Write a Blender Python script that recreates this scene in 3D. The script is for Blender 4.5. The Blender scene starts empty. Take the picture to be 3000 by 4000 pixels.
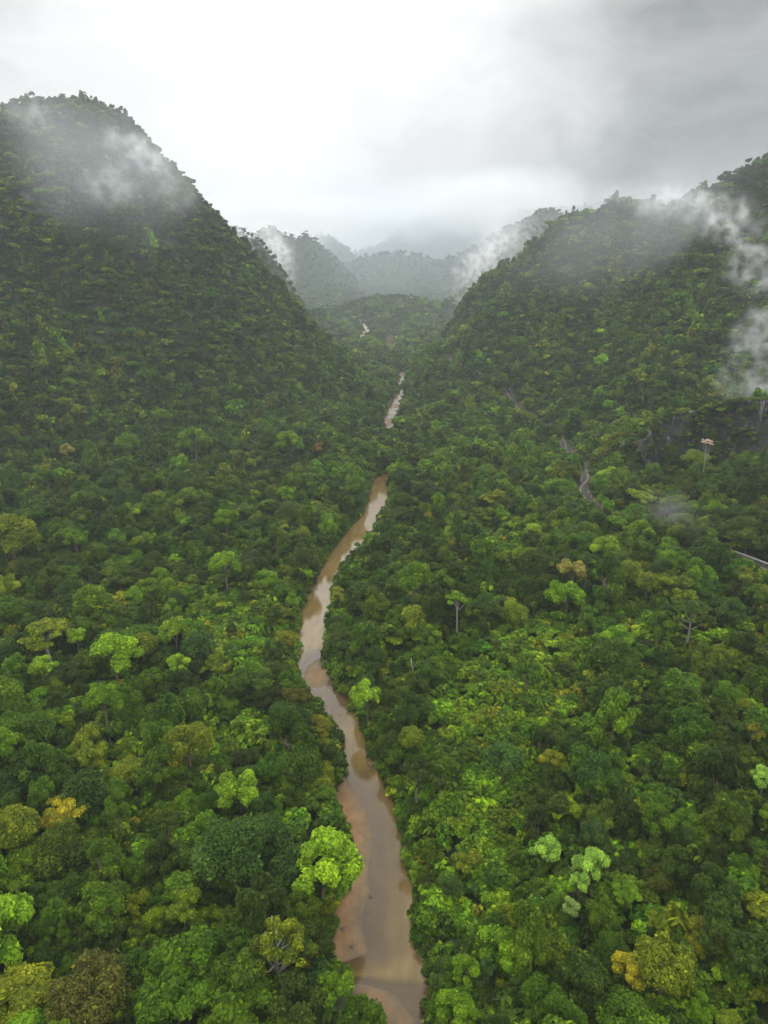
import bpy, math, random
import numpy as np
from math import radians as R

S = bpy.context.scene
COL = S.collection
rng = np.random.default_rng(7)

# ------------------------------------------------------------------ camera, sky, sun, exposure
CAM_H, PITCH, FPX = 110.0, R(18.9), 2773.0           # metres, radians, focal length in photo pixels
cam = bpy.data.cameras.new('camera'); cam_o = bpy.data.objects.new('camera', cam); COL.objects.link(cam_o)
cam.sensor_fit = 'VERTICAL'; cam.sensor_height = 36.0; cam.lens = 36.0 * FPX / 4000.0
cam.clip_start = 1.0; cam.clip_end = 20000.0
cam_o.location = (0, 0, CAM_H); cam_o.rotation_euler = (R(90) - PITCH, 0, 0)
S.camera = cam_o

SUN_EL, SUN_AZ = R(58), R(-35)                       # azimuth from +Y (view direction) towards +X


class NT:
    """small helper that wires shader nodes"""
    def __init__(self, tree):
        self.t = tree; self.n = tree.nodes; self.l = tree.links

    def node(self, kind, **kw):
        n = self.n.new(kind)
        for k, v in kw.items():
            setattr(n, k, v)
        return n

    def put(self, sock, v):
        if isinstance(v, bpy.types.NodeSocket):
            self.l.new(v, sock)
        elif v is not None:
            if hasattr(sock.default_value, '__len__') and not hasattr(v, '__len__'):
                v = [v] * len(sock.default_value)
            if hasattr(sock.default_value, '__len__') and len(sock.default_value) == 4 and len(v) == 3:
                v = (*v, 1.0)
            sock.default_value = v

    def math(self, op, a, b=None, c=None, clamp=False):
        n = self.node('ShaderNodeMath', operation=op, use_clamp=clamp)
        for i, v in enumerate((a, b, c)):
            if v is not None:
                self.put(n.inputs[i], v)
        return n.outputs[0]

    def vmath(self, op, a, b=None, scale=None):
        n = self.node('ShaderNodeVectorMath', operation=op)
        self.put(n.inputs[0], a)
        if b is not None:
            self.put(n.inputs[1], b)
        if scale is not None:
            self.put(n.inputs['Scale'], scale)
        return n.outputs['Value'] if op in ('DOT_PRODUCT', 'LENGTH') else n.outputs[0]

    def ramp(self, v, a, b, lo=0.0, hi=1.0):
        n = self.node('ShaderNodeMapRange', interpolation_type='SMOOTHSTEP')
        for k, x in zip(('Value', 'From Min', 'From Max', 'To Min', 'To Max'), (v, a, b, lo, hi)):
            self.put(n.inputs[k], x)
        return n.outputs[0]

    def mix(self, f, a, b, mode='MIX'):
        n = self.node('ShaderNodeMix', data_type='RGBA', blend_type=mode)
        self.put(n.inputs[0], f); self.put(n.inputs[6], a); self.put(n.inputs[7], b)
        return n.outputs[2]

    def noise(self, vec, scale, detail=3.0, rough=0.55, dist=0.0):
        n = self.node('ShaderNodeTexNoise')
        if vec is not None:
            self.put(n.inputs['Vector'], vec)
        self.put(n.inputs['Scale'], scale); self.put(n.inputs['Detail'], detail)
        self.put(n.inputs['Roughness'], rough); self.put(n.inputs['Distortion'], dist)
        return n.outputs[0]


def px_dir(px, py):
    """direction (with y component 1) through a photo pixel"""
    a, b = (px - 1500.0) / FPX, (2000.0 - py) / FPX
    c, s = math.cos(PITCH), math.sin(PITCH)
    d = np.array([a, c + b * s, -s + b * c])
    return d / d[1]


def unit(v):
    v = np.asarray(v, float)
    return v / np.linalg.norm(v)


W = bpy.data.worlds.new('World'); S.world = W; W.use_nodes = True
w = NT(W.node_tree); w.n.clear()
wo = w.node('ShaderNodeOutputWorld')
sky = w.node('ShaderNodeTexSky', sky_type='NISHITA', sun_disc=False)
sky.sun_elevation = SUN_EL; sky.sun_rotation = SUN_AZ
b_sky = w.node('ShaderNodeBackground'); w.put(b_sky.inputs[0], sky.outputs[0]); w.put(b_sky.inputs[1], 0.10)
tc = w.node('ShaderNodeTexCoord').outputs['Generated']
warp = w.node('ShaderNodeTexNoise'); w.put(warp.inputs['Vector'], tc); w.put(warp.inputs['Scale'], 2.2); w.put(warp.inputs['Detail'], 4.0)
warp2 = w.node('ShaderNodeTexNoise'); w.put(warp2.inputs['Vector'], tc); w.put(warp2.inputs['Scale'], 7.0); w.put(warp2.inputs['Detail'], 5.0)
half = (0.5, 0.5, 0.5)
wv = w.vmath('ADD', tc, w.vmath('SCALE', w.vmath('SUBTRACT', warp.outputs[1], half), scale=0.34))
wv = w.vmath('ADD', wv, w.vmath('SCALE', w.vmath('SUBTRACT', warp2.outputs[1], half), scale=0.16))
wv = w.vmath('NORMALIZE', wv)
sep = w.node('ShaderNodeSeparateXYZ'); w.put(sep.inputs[0], tc)
glow = w.ramp(w.vmath('DOT_PRODUCT', wv, tuple(unit(px_dir(100, 150)))), 0.86, 0.99)
glow2 = w.ramp(w.vmath('DOT_PRODUCT', wv, tuple(unit(px_dir(1330, 470)))), 0.935, 1.0)
glow3 = w.ramp(w.vmath('DOT_PRODUCT', wv, tuple(unit(px_dir(1950, 180)))), 0.97, 1.0)
dark = w.ramp(w.vmath('DOT_PRODUCT', wv, tuple(unit(px_dir(3000, 500)))), 0.70, 1.0)
low = w.ramp(sep.outputs[2], 0.0, 0.24, 1.0, 0.0)
stretch = w.vmath('MULTIPLY', wv, (1.0, 1.0, 2.6))
fb = w.noise(stretch, 5.0, 6.0, 0.55)
fb2 = w.noise(w.vmath('ADD', stretch, (3.1, 1.7, 0.4)), 13.0, 6.0, 0.6)
lum = w.math('ADD', 0.50, w.math('MULTIPLY', glow, 0.44))
lum = w.math('ADD', lum, w.math('MULTIPLY', glow2, 0.36))
lum = w.math('ADD', lum, w.math('MULTIPLY', glow3, 0.20))
lum = w.math('SUBTRACT', lum, w.math('MULTIPLY', dark, 0.08))
lum = w.math('SUBTRACT', lum, w.math('MULTIPLY', low, 0.13))
lum = w.math('ADD', lum, w.math('MULTIPLY', w.math('SUBTRACT', fb, 0.5), 0.42))
lum = w.math('ADD', lum, w.math('MULTIPLY', w.math('SUBTRACT', fb2, 0.5), 0.16))
zen = w.math('SUBTRACT', w.ramp(sep.outputs[2], 0.265, 0.43, 0.0, 2.8), w.ramp(sep.outputs[2], 0.55, 0.9, 0.0, 0.9))   # an overcast sky is brighter higher up
lum = w.math('MAXIMUM', w.math('ADD', lum, zen), 0.22)
ccol = w.mix(w.ramp(lum, 0.3, 0.9), (0.97, 0.99, 0.975), (1.0, 1.0, 1.0))
b_cl = w.node('ShaderNodeBackground'); w.put(b_cl.inputs[0], ccol); w.put(b_cl.inputs[1], lum)
mx = w.node('ShaderNodeMixShader'); w.put(mx.inputs[0], 0.97)
w.l.new(b_sky.outputs[0], mx.inputs[1]); w.l.new(b_cl.outputs[0], mx.inputs[2]); w.l.new(mx.outputs[0], wo.inputs[0])

sun = bpy.data.lights.new('sun', 'SUN'); sun.energy = 0.6; sun.angle = R(25); sun.color = (1.0, 0.96, 0.9)
sun_o = bpy.data.objects.new('sun', sun); COL.objects.link(sun_o)
sun_o.rotation_euler = (R(90) - SUN_EL, 0, math.pi - SUN_AZ)

S.view_settings.view_transform = 'Standard'; S.view_settings.look = 'None'
S.view_settings.exposure = -0.10; S.view_settings.gamma = 1.0
cy = S.cycles
cy.max_bounces = 5; cy.diffuse_bounces = 3; cy.glossy_bounces = 2; cy.transmission_bounces = 3
cy.volume_bounces = 1; cy.transparent_max_bounces = 6
cy.volume_step_rate = 1.0; cy.volume_max_steps = 128


# ------------------------------------------------------------------ small tools
def hash2(ix, iy, seed):
    h = (ix.astype(np.int64) * 374761393 + iy.astype(np.int64) * 668265263 + seed * 974634211) & 0xffffffff
    h = ((h ^ (h >> 13)) * 1274126177) & 0xffffffff
    return ((h ^ (h >> 16)) & 0xffffff) / float(0xffffff)


def vnoise(x, y, seed=0):
    ix, iy = np.floor(x), np.floor(y)
    fx, fy = x - ix, y - iy
    fx, fy = fx * fx * (3 - 2 * fx), fy * fy * (3 - 2 * fy)
    a, b = hash2(ix, iy, seed), hash2(ix + 1, iy, seed)
    c, d = hash2(ix, iy + 1, seed), hash2(ix + 1, iy + 1, seed)
    return (a * (1 - fx) + b * fx) * (1 - fy) + (c * (1 - fx) + d * fx) * fy - 0.5


def fbm(x, y, scale, octv=4, seed=0):
    x, y = np.asarray(x, float) / scale, np.asarray(y, float) / scale
    s, a = 0.0, 1.0
    for k in range(octv):
        s = s + a * vnoise(x * 2 ** k + 17.3 * k, y * 2 ** k - 9.1 * k, seed + k); a *= 0.5
    return s


def sstep(a, b, x):
    t = np.clip((x - a) / (b - a), 0, 1)
    return t * t * (3 - 2 * t)


def tag(o, label=None, cat=None, group=None, kind=None):
    if label: o['label'] = label
    if cat: o['category'] = cat
    if group: o['group'] = group
    if kind: o['kind'] = kind
    return o


def new_mesh(name, V, F, mats=(), mat_idx=None, smooth=False):
    """V (n,3); F list of arrays each (k, m): faces of m corners"""
    me = bpy.data.meshes.new(name)
    V = np.asarray(V, np.float32)
    F = [np.asarray(f, np.int32) for f in F if len(f)]
    me.vertices.add(len(V)); me.vertices.foreach_set('co', V.ravel())
    nl = sum(f.size for f in F); npol = sum(len(f) for f in F)
    me.loops.add(nl); me.polygons.add(npol)
    me.loops.foreach_set('vertex_index', np.concatenate([f.ravel() for f in F]))
    sizes = np.concatenate([np.full(len(f), f.shape[1], np.int32) for f in F])
    starts = np.concatenate([[0], np.cumsum(sizes)[:-1]]).astype(np.int32)
    me.polygons.foreach_set('loop_start', starts)
    for m in mats:
        me.materials.append(m)
    if mat_idx is not None:
        me.polygons.foreach_set('material_index', np.asarray(mat_idx, np.int32))
    me.update(calc_edges=True)
    if smooth:
        me.polygons.foreach_set('use_smooth', np.ones(npol, bool))
    return me


def fattr(me, name, vals, domain='FACE', kind='FLOAT'):
    a = me.attributes.new(name, kind, domain)
    v = np.asarray(vals, np.float32)
    a.data.foreach_set({'FLOAT': 'value', 'FLOAT_VECTOR': 'vector', 'FLOAT_COLOR': 'color'}.get(kind, 'value'), v.ravel())


def link(name, me, parent=None):
    o = bpy.data.objects.new(name, me); COL.objects.link(o)
    if parent is not None:
        o.parent = parent
    return o


def empty(name, loc, rz=0.0):
    o = bpy.data.objects.new(name, None); COL.objects.link(o); o.empty_display_size = 0.5
    o.location = loc; o.rotation_euler = (0, 0, rz)
    return o


class MB:
    """collects boxes, tubes and sheets into one mesh"""
    def __init__(self):
        self.V, self.F, self.n = [], {}, 0

    def add(self, V, faces):
        V = np.asarray(V, float).reshape(-1, 3)
        for f in faces:
            f = np.atleast_2d(np.asarray(f, int))
            self.F.setdefault(f.shape[1], []).append(f + self.n)
        self.V.append(V); self.n += len(V)
        return self

    def box(self, c, size, rz=0.0):
        c = np.asarray(c, float); h = np.asarray(size, float) / 2
        P = np.array([[x, y, z] for z in (-1, 1) for y in (-1, 1) for x in (-1, 1)]) * h
        cs, sn = math.cos(rz), math.sin(rz)
        P = P @ np.array([[cs, sn, 0], [-sn, cs, 0], [0, 0, 1]])
        return self.add(P + c, [[(0, 2, 3, 1), (4, 5, 7, 6), (0, 1, 5, 4), (2, 6, 7, 3), (0, 4, 6, 2), (1, 3, 7, 5)]])

    def tube(self, pts, rad, n=7):
        pts = np.asarray(pts, float); m = len(pts)
        rad = np.broadcast_to(np.asarray(rad, float), (m,))
        tan = np.gradient(pts, axis=0); tan /= np.linalg.norm(tan, axis=1)[:, None] + 1e-9
        ref = np.where(np.abs(tan[:, 2:3]) > 0.9, np.array([[1.0, 0, 0]]), np.array([[0, 0, 1.0]]))
        u = np.cross(tan, ref); u /= np.linalg.norm(u, axis=1)[:, None] + 1e-9
        v = np.cross(tan, u)
        a = np.arange(n) * 2 * math.pi / n
        P = pts[:, None] + rad[:, None, None] * (np.cos(a)[None, :, None] * u[:, None] + np.sin(a)[None, :, None] * v[:, None])
        q = []
        for i in range(m - 1):
            for j in range(n):
                k = (j + 1) % n
                q.append((i * n + j, i * n + k, (i + 1) * n + k, (i + 1) * n + j))
        return self.add(P.reshape(-1, 3), [q, [tuple(range(n))[::-1]], [tuple((m - 1) * n + np.arange(n))]])

    def mesh(self, name, mats, smooth=False):
        return new_mesh(name, np.concatenate(self.V), [np.concatenate(f) for f in self.F.values()], mats, smooth=smooth)

    def build(self, name, mat, parent=None, smooth=False):
        return link(name, self.mesh(name, [mat], smooth), parent)


def new_mat(name):
    m = bpy.data.materials.new(name); m.use_nodes = True
    t = NT(m.node_tree); t.n.clear()
    return m, t, t.node('ShaderNodeOutputMaterial')


def plain(name, col, rough=0.8, var=0.25, scale=3.0, metal=0.0):
    m, t, out = new_mat(name)
    p = t.node('ShaderNodeBsdfPrincipled')
    nz = t.noise(t.node('ShaderNodeTexCoord').outputs['Object'], scale, 5.0)
    f = t.math('ADD', 1.0 - var, t.math('MULTIPLY', nz, 2 * var))
    t.put(p.inputs['Base Color'], t.vmath('SCALE', col, scale=f))
    t.put(p.inputs['Roughness'], rough); t.put(p.inputs['Metallic'], metal)
    t.l.new(p.outputs[0], out.inputs[0])
    return m


# ------------------------------------------------------------------ river outline, traced on the water plane (photo pixels: y, left x, right x)
RIV_PX = [(4000, 1497, 1672), (3955, 1470, 1660), (3804, 1318, 1687), (3714, 1295, 1654), (3563, 1313, 1615), (3442, 1345, 1621),
          (3322, 1385, 1590), (3201, 1350, 1560), (3129, 1300, 1542), (3020, 1337, 1500), (2964, 1337, 1458), (2874, 1322, 1428),
          (2784, 1271, 1398), (2693, 1195, 1335), (2633, 1163, 1300), (2573, 1148, 1274), (2512, 1158, 1268), (2452, 1163, 1280),
          (2392, 1169, 1293), (2331, 1187, 1298), (2271, 1222, 1307), (2211, 1253, 1330), (2151, 1289, 1374), (2108, 1325, 1430),
          (2060, 1362, 1474), (2004, 1412, 1482), (1944, 1432, 1524), (1884, 1446, 1520), (1862, 1462, 1540),
          (1842, 1530, 1610), (1815, 1620, 1680), (1780, 1650, 1700), (1745, 1610, 1665), (1710, 1530, 1580), (1690, 1502, 1545), (1673, 1490, 1538), (1612, 1498, 1550), (1570, 1525, 1568), (1534, 1544, 1592), (1492, 1543, 1590), (1462, 1550, 1590), (1440, 1560, 1572), (1400, 1550, 1556), (1385, 1535, 1541), (1368, 1505, 1530), (1350, 1497, 1547), (1323, 1503, 1540), (1300, 1500, 1512), (1270, 1470, 1485), (1240, 1440, 1452)]


def px_plane(px, py, z=0.0):
    d = px_dir(px, py)
    return d * ((z - CAM_H) / d[2]) + np.array([0, 0, CAM_H])


_l = np.array([px_plane(a, y) for y, a, b in RIV_PX]); _r = np.array([px_plane(b, y) for y, a, b in RIV_PX])
RY = (_l[:, 1] + _r[:, 1]) / 2
RXL, RXR = _l[:, 0], _r[:, 0]
# continue the river behind the photographer and up the valley
RY = np.concatenate([[-260, 20, 55], RY, [2100, 3200]])
RXL = np.concatenate([[14, 6, 2], RXL, [-60, 90]]); RXR = np.concatenate([[32, 22, 14], RXR, [-40, 120]])
_ys = np.concatenate([np.arange(-260, 700, 1.0), np.arange(700, 3200, 4.0)])


def smooth_line(vals, k):
    v = np.interp(_ys, RY, vals)
    ker = np.hanning(2 * k + 3)[1:-1]; ker /= ker.sum()
    return np.convolve(np.pad(v, k, mode='edge'), ker, mode='valid')


_xl, _xr = smooth_line(RXL, 4), smooth_line(RXR, 4)


def river_d(x, y):
    """signed distance to the river's edge: negative in the water; and which bank (-1 peak side, +1 road side)"""
    l, r = np.interp(y, _ys, _xl), np.interp(y, _ys, _xr)
    d = np.maximum(l - x, x - r) + np.maximum(y - 1260.0, 0)      # the river is lost from sight beyond here
    return d, np.where(x < (l + r) / 2, -1.0, 1.0), l, r


# sandbar: edge of dry sand along the peak-side shore (y px, x px of the edge)
SAND_PX = [(3010, 1340), (3060, 1375), (3180, 1428), (3260, 1446), (3390, 1442), (3500, 1425), (3620, 1412), (3720, 1425), (3770, 1415)]
_s = np.array([px_plane(a, y) for y, a in SAND_PX])
TAIL_PX = [(3790, 1300), (3800, 1400), (3850, 1500), (3905, 1580), (3960, 1630), (4040, 1680)]
_t = np.array([px_plane(a, y) for y, a in TAIL_PX])


def bed_z(x, y):
    d, side, l, r = river_d(x, y)
    mid = (l + r) / 2
    z = -0.30 - 0.45 * np.clip(-d / 2.5, 0, 1) - 0.35 * sstep(-0.2, 0.6, (x - mid) / (r - l + 0.1))
    on = (y > _s[-1, 1] - 4) & (y < _s[0, 1] + 6)
    e = np.interp(y, _s[::-1, 1], _s[::-1, 0]) if _s[0, 1] > _s[-1, 1] and False else np.interp(y, np.sort(_s[:, 1]), _s[np.argsort(_s[:, 1]), 0])
    sb = (e - x) * 0.075 + 0.10 * fbm(x, y, 6.0, 4, 5)
    fade = sstep(_s[-1, 1] - 5, _s[-1, 1] + 3, y) * (1 - sstep(_s[0, 1] - 4, _s[0, 1] + 8, y))
    z = np.maximum(z, np.where(on, np.minimum(sb, 0.5), -9) * fade - (1 - fade) * 0.9)
    # tail bar at the bottom of the picture, rising towards the peak-side bank
    e2 = np.interp(y, np.sort(_t[:, 1]), _t[np.argsort(_t[:, 1]), 0])
    tb = np.minimum((e2 - x) * 0.04 + 0.10 * fbm(x, y, 5, 4, 8), 0.16) - 0.06
    z = np.maximum(z, tb - 1.2 * sstep(_t[:, 1].max() - 3.5, _t[:, 1].max() + 2.5, y + 0.8 * fbm(x, y, 4, 3, 9)))
    # sand island
    c = px_plane(1240, 2628); a = px_plane(1300, 2628) - c; b = px_plane(1240, 2572) - c
    q = ((x - c[0]) / (a[0] * 0.95)) ** 2 + ((y - c[1]) / b[1]) ** 2
    z = np.maximum(z, 0.20 - 0.24 * q + 0.12 * fbm(x, y, 7, 4, 3))
    c2 = px_plane(1310, 2700)
    q2 = ((x - c2[0]) / 4.5) ** 2 + ((y - c2[1]) / 12.0) ** 2
    z = np.maximum(z, -0.10 - 0.25 * q2)
    # upper bars in the far reach
    for (qx, qy, rx, ry, h) in ((1512, 1650, 6, 26, .12), (1546, 1585, 6, 18, .12), (1572, 1462, 6, 30, .1)):
        c3 = px_plane(qx, qy)
        z = np.maximum(z, h - 0.3 * (((x - c3[0]) / rx) ** 2 + ((y - c3[1]) / ry) ** 2))
    return z


# ------------------------------------------------------------------ mountains: crest lines as (photo x, photo y, distance) with the slope that falls from them
def crest(pts, drop=10.0):
    out = []
    for px, py, Y in pts:
        d = px_dir(px, py) * Y
        out.append((d[0], d[1], d[2] + CAM_H - drop))
    out = np.array(out)
    seg = np.linalg.norm(np.diff(out, axis=0), axis=1)
    t = np.concatenate([[0], np.cumsum(seg)])
    q = np.arange(0, t[-1], 9.0 if out[:, 1].max() < 1300 else 25.0)
    return np.stack([np.interp(q, t, out[:, k]) for k in range(3)], 1)


RIDGES = [
    # the tall peak
    (crest([(-700, 560, 560), (-300, 507, 590), (0, 425, 620), (120, 415, 640), (250, 410, 650), (350, 407, 665), (480, 465, 690), (600, 577, 715), (740, 768, 750), (830, 870, 790), (900, 985, 830), (960, 1060, 860), (1050, 1145, 890), (1150, 1235, 915), (1290, 1340, 950)], 8), 1.65, 9),
    (crest([(250, 400, 640), (120, 800, 560), (40, 1150, 500), (-60, 1450, 440)], 14), 1.05, 20),
    (crest([(500, 640, 680), (450, 950, 610), (430, 1250, 540), (420, 1420, 490)], 18), 1.15, 16),
    (crest([(-200, 560, 560), (-330, 1000, 450), (-420, 1400, 380)], 14), 1.0, 20),
    (crest([(800, 960, 790), (740, 1150, 710), (700, 1330, 630)], 20), 1.25, 10),
    (crest([(370, 400, 655), (330, 800, 570), (260, 1150, 500), (230, 1400, 450)], 16), 1.05, 14),
    (crest([(640, 740, 730), (590, 1000, 650), (560, 1250, 580)], 20), 1.2, 12),
    # second peak behind it
    (crest([(600, 711, 1150), (800, 826, 1120), (870, 857, 1110), (935, 871, 1120), (1005, 924, 1130), (1060, 1080, 1150), (1130, 1238, 1170), (1230, 1183, 1200), (1330, 1295, 1220)], 14), 1.6, 10),
    # far blue hills on the peak side
    (crest([(800, 1000, 2000), (960, 940, 2000), (1055, 858, 1980), (1110, 902, 1950), (1150, 918, 1940), (1195, 910, 1930), (1240, 940, 1930), (1290, 990, 1930), (1345, 1052, 1930), (1420, 1160, 1940)], 4), 1.4, 5),
    (crest([(1180, 930, 2700), (1270, 915, 2700), (1330, 945, 2680), (1380, 990, 2650), (1450, 1060, 2600)], 4), 1.2, 10),
    # far centre
    (crest([(1380, 985, 3400), (1460, 960, 3300), (1530, 930, 3300), (1600, 868, 3200), (1660, 838, 3200), (1760, 850, 3200), (1900, 840, 3200), (2300, 800, 3200)], 0), 1.1, 12),
    (crest([(1330, 1030, 2300), (1420, 1010, 2250), (1500, 985, 2200), (1580, 980, 2200), (1650, 995, 2200), (1720, 1010, 2150), (1800, 985, 2100), (1900, 930, 2050), (2000, 880, 2000), (2150, 800, 1950)], 4), 0.95, 12),
    # low wooded hill in the middle of the valley
    (crest([(1340, 1215, 1520), (1400, 1180, 1500), (1470, 1155, 1480), (1530, 1145, 1470), (1590, 1146, 1460), (1640, 1165, 1450), (1690, 1200, 1440), (1780, 1235, 1400)]), 0.42, 30),
    # mountain on the road side
    (crest([(3700, 420, 560), (3400, 480, 590), (3000, 608, 620), (2900, 620, 635), (2800, 674, 650), (2700, 721, 660), (2640, 759, 672), (2590, 772, 690), (2540, 720, 700), (2440, 720, 715), (2380, 800, 725), (2330, 800, 735), (2250, 797, 745), (2200, 804, 757)]), 1.3, 12),
    (crest([(2200, 860, 757), (2120, 903, 775), (2040, 993, 800), (1970, 1002, 820), (1900, 1104, 845), (1840, 1175, 865), (1800, 1323, 880), (1770, 1354, 895)]), 1.6, 8),
    (crest([(2440, 760, 700), (2350, 1000, 640), (2250, 1200, 590), (2180, 1330, 540)], 16), 0.85, 20),
    (crest([(2900, 680, 620), (2800, 950, 550), (2700, 1200, 500), (2560, 1380, 450)], 16), 0.9, 20),
    (crest([(2130, 960, 775), (2090, 1150, 735), (2050, 1260, 715)], 18), 1.25, 10),
    (crest([(3300, 560, 590), (3250, 900, 500), (3200, 1200, 430)], 16), 0.95, 18),
    # misty hill behind it
    (crest([(1700, 1228, 1350), (1790, 1143, 1380), (1880, 1088, 1420), (1960, 934, 1450), (2050, 879, 1480), (2150, 874, 1500), (2400, 890, 1550)]), 1.25, 10),
    # cliff spur close by on the road side
    (crest([(3600, 1460, 300), (3300, 1500, 315), (3000, 1575, 335), (2800, 1592, 345), (2690, 1605, 350), (2600, 1650, 352), (2540, 1720, 348), (2480, 1790, 340), (2400, 1850, 330)], 4), 0.80, 4),
]
RIDGE_AMP = 12.0
CLIFF_PX = [(2480, 1742, 330), (2540, 1680, 335), (2600, 1640, 337), (2690, 1612, 336), (2800, 1588, 332), (3000, 1566, 322), (3150, 1540, 312), (3300, 1490, 302)]
CLIFF_LINE = np.array([px_dir(a, b) * Y + np.array([0, 0, CAM_H]) for a, b, Y in CLIFF_PX])


def height(x, y):
    x, y = np.asarray(x, float), np.asarray(y, float)
    d, side, l, r = river_d(x, y)
    dp = np.clip(d, 0, None)
    bank = np.where(side < 0, 2.2 * sstep(0, 5, d) + 0.045 * dp, 2.6 * sstep(0, 4, d) + 0.07 * np.minimum(dp, 260) + 0.03 * dp)
    bank = bank * sstep(-0.3, 3, d) + 2.2 * fbm(x, y, 45, 4, 11) * sstep(4, 25, d)
    bank = np.minimum(bank, 42 - 31 * sstep(480, 760, y))          # the valley floor flattens farther up
    h = np.full(x.shape, -50.0)
    for P, s, r0 in RIDGES:
        reach = (P[:, 2].max() + 30) / s + r0
        m = (x > P[:, 0].min() - reach) & (x < P[:, 0].max() + reach) & (y > P[:, 1].min() - reach) & (y < P[:, 1].max() + reach)
        if not m.any():
            continue
        xs, ys = x[m], y[m]; best = np.full(xs.shape, -99.0)
        for a, b, c in P:
            best = np.maximum(best, c - s * (np.sqrt((xs - a) ** 2 + (ys - b) ** 2 + r0 * r0) - r0))
        h[m] = np.maximum(h[m], best)
    yc = np.interp(x, CLIFF_LINE[:, 0], CLIFF_LINE[:, 1]); fr_ = yc - y           # the cliff breaks the spur off
    inx = sstep(CLIFF_LINE[0, 0], CLIFF_LINE[0, 0] + 10, x) * (1 - sstep(CLIFF_LINE[-1, 0] - 5, CLIFF_LINE[-1, 0], x))
    h = h - 21.0 * sstep(0.0, 4.5, fr_) * (1 - sstep(25, 70, fr_)) * inx
    amp = sstep(5, 70, h)
    big = fbm(x, y, 120, 3, 21) * 16 + np.abs(fbm(x, y, 60, 3, 31)) * -16 + 3
    u = np.where(x < 0, 0.69 * x + 0.72 * y, -0.67 * x + 0.74 * y); v_ = np.where(x < 0, 0.72 * x - 0.69 * y, 0.74 * x + 0.67 * y)
    rib = np.abs(fbm(u, v_ * 0.22, 58, 3, 51)) * -26 + 5      # ravines run down the slopes
    h = h + amp * (big * 0.7 + rib * sstep(25, 90, h)) + fbm(x, y, 22, 3, 41) * 6 * amp
    k = 7.0
    land = np.maximum(bank, h) + k * np.exp(-np.abs(bank - h) / k) * 0.35 * (d > 6)
    keep = sstep(2, 14, d)                           # the hills never reach into the river
    land = bank * (1 - keep) + land * keep
    return np.where(d < 0, bed_z(x, y), np.maximum(land, 0.15 + 0.6 * sstep(0, 2, d)))


# grid of the ground: fine along the near river, coarse far away
def axis(fine_a, fine_b, step, end_a, end_b, grow, cap, near, lim):
    out = list(np.arange(fine_a, fine_b, step))
    s, v = step, out[-1]
    while v < end_b:
        s = min(s * grow, near if abs(v) < lim else cap); v += s; out.append(v)
    s, v = step, out[0]
    while v > end_a:
        s = min(s * grow, near if abs(v) < lim else cap); v -= s; out.insert(0, v)
    return np.array(out)


GX = axis(-42, 22, 0.8, -2600, 2600, 1.05, 26, 6.5, 620)
GY = axis(62, 300, 1.0, -320, 5200, 1.02, 30, 5.5, 1250)
MX, MY = np.meshgrid(GX, GY)
GZ = height(MX.ravel(), MY.ravel()).reshape(MX.shape)


def ground(x, y, Z=None):
    Z = GZ if Z is None else Z
    x, y = np.atleast_1d(np.asarray(x, float)), np.atleast_1d(np.asarray(y, float))
    i = np.clip(np.searchsorted(GX, x) - 1, 0, len(GX) - 2); j = np.clip(np.searchsorted(GY, y) - 1, 0, len(GY) - 2)
    fx = np.clip((x - GX[i]) / (GX[i + 1] - GX[i]), 0, 1); fy = np.clip((y - GY[j]) / (GY[j + 1] - GY[j]), 0, 1)
    return (Z[j, i] * (1 - fx) + Z[j, i + 1] * fx) * (1 - fy) + (Z[j + 1, i] * (1 - fx) + Z[j + 1, i + 1] * fx) * fy


def hit(px, py, above=0.0, start=60.0, stop=4000.0):
    """where the sight line of a photo pixel first comes within `above` metres of the ground"""
    d = px_dir(px, py)
    Y = np.concatenate([np.arange(start, 600, 0.5), np.arange(600, stop, 2.0)])
    P = d[None] * Y[:, None] + np.array([0, 0, CAM_H])
    under = np.nonzero(P[:, 2] - above < ground(P[:, 0], P[:, 1]))[0]
    k = under[0] if len(under) else len(Y) - 1
    return P[k]


def project(P):
    """photo pixels and depth of points (n,3)"""
    P = np.atleast_2d(P) - np.array([0, 0, CAM_H])
    c, s = math.cos(PITCH), math.sin(PITCH)
    dep = P[:, 1] * c - P[:, 2] * s
    up = P[:, 1] * s + P[:, 2] * c
    dd = np.maximum(dep, 1e-3)
    return 1500 + FPX * P[:, 0] / dd, 2000 - FPX * up / dd, dep


# ------------------------------------------------------------------ road: a bench cut into the ground on the road side
ROAD_PX = [(3220, 2330), (3100, 2275), (3000, 2232), (2900, 2192), (2830, 2165), (2740, 2130), (2600, 2100), (2450, 2060), (2370, 2025), (2330, 1998),
           (2295, 1960), (2268, 1930), (2264, 1910), (2280, 1892), (2300, 1870), (2290, 1835), (2240, 1795), (2208, 1765), (2211, 1742), (2203, 1720), (2170, 1700), (2110, 1670), (2050, 1620),
           (2000, 1570), (1988, 1545), (1960, 1510), (1880, 1470), (1800, 1430), (1760, 1405), (1735, 1390), (1690, 1375)]
_rp = np.array([hit(a, b) for a, b in ROAD_PX])
_seg = np.concatenate([[0], np.cumsum(np.linalg.norm(np.diff(_rp[:, :2], axis=0), axis=1))])
_q = np.arange(0, _seg[-1], 2.0)


def sm(v, k):
    ker = np.hanning(2 * k + 3)[1:-1]; ker /= ker.sum()
    return np.convolve(np.pad(v, k, mode='edge'), ker, mode='valid')


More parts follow.
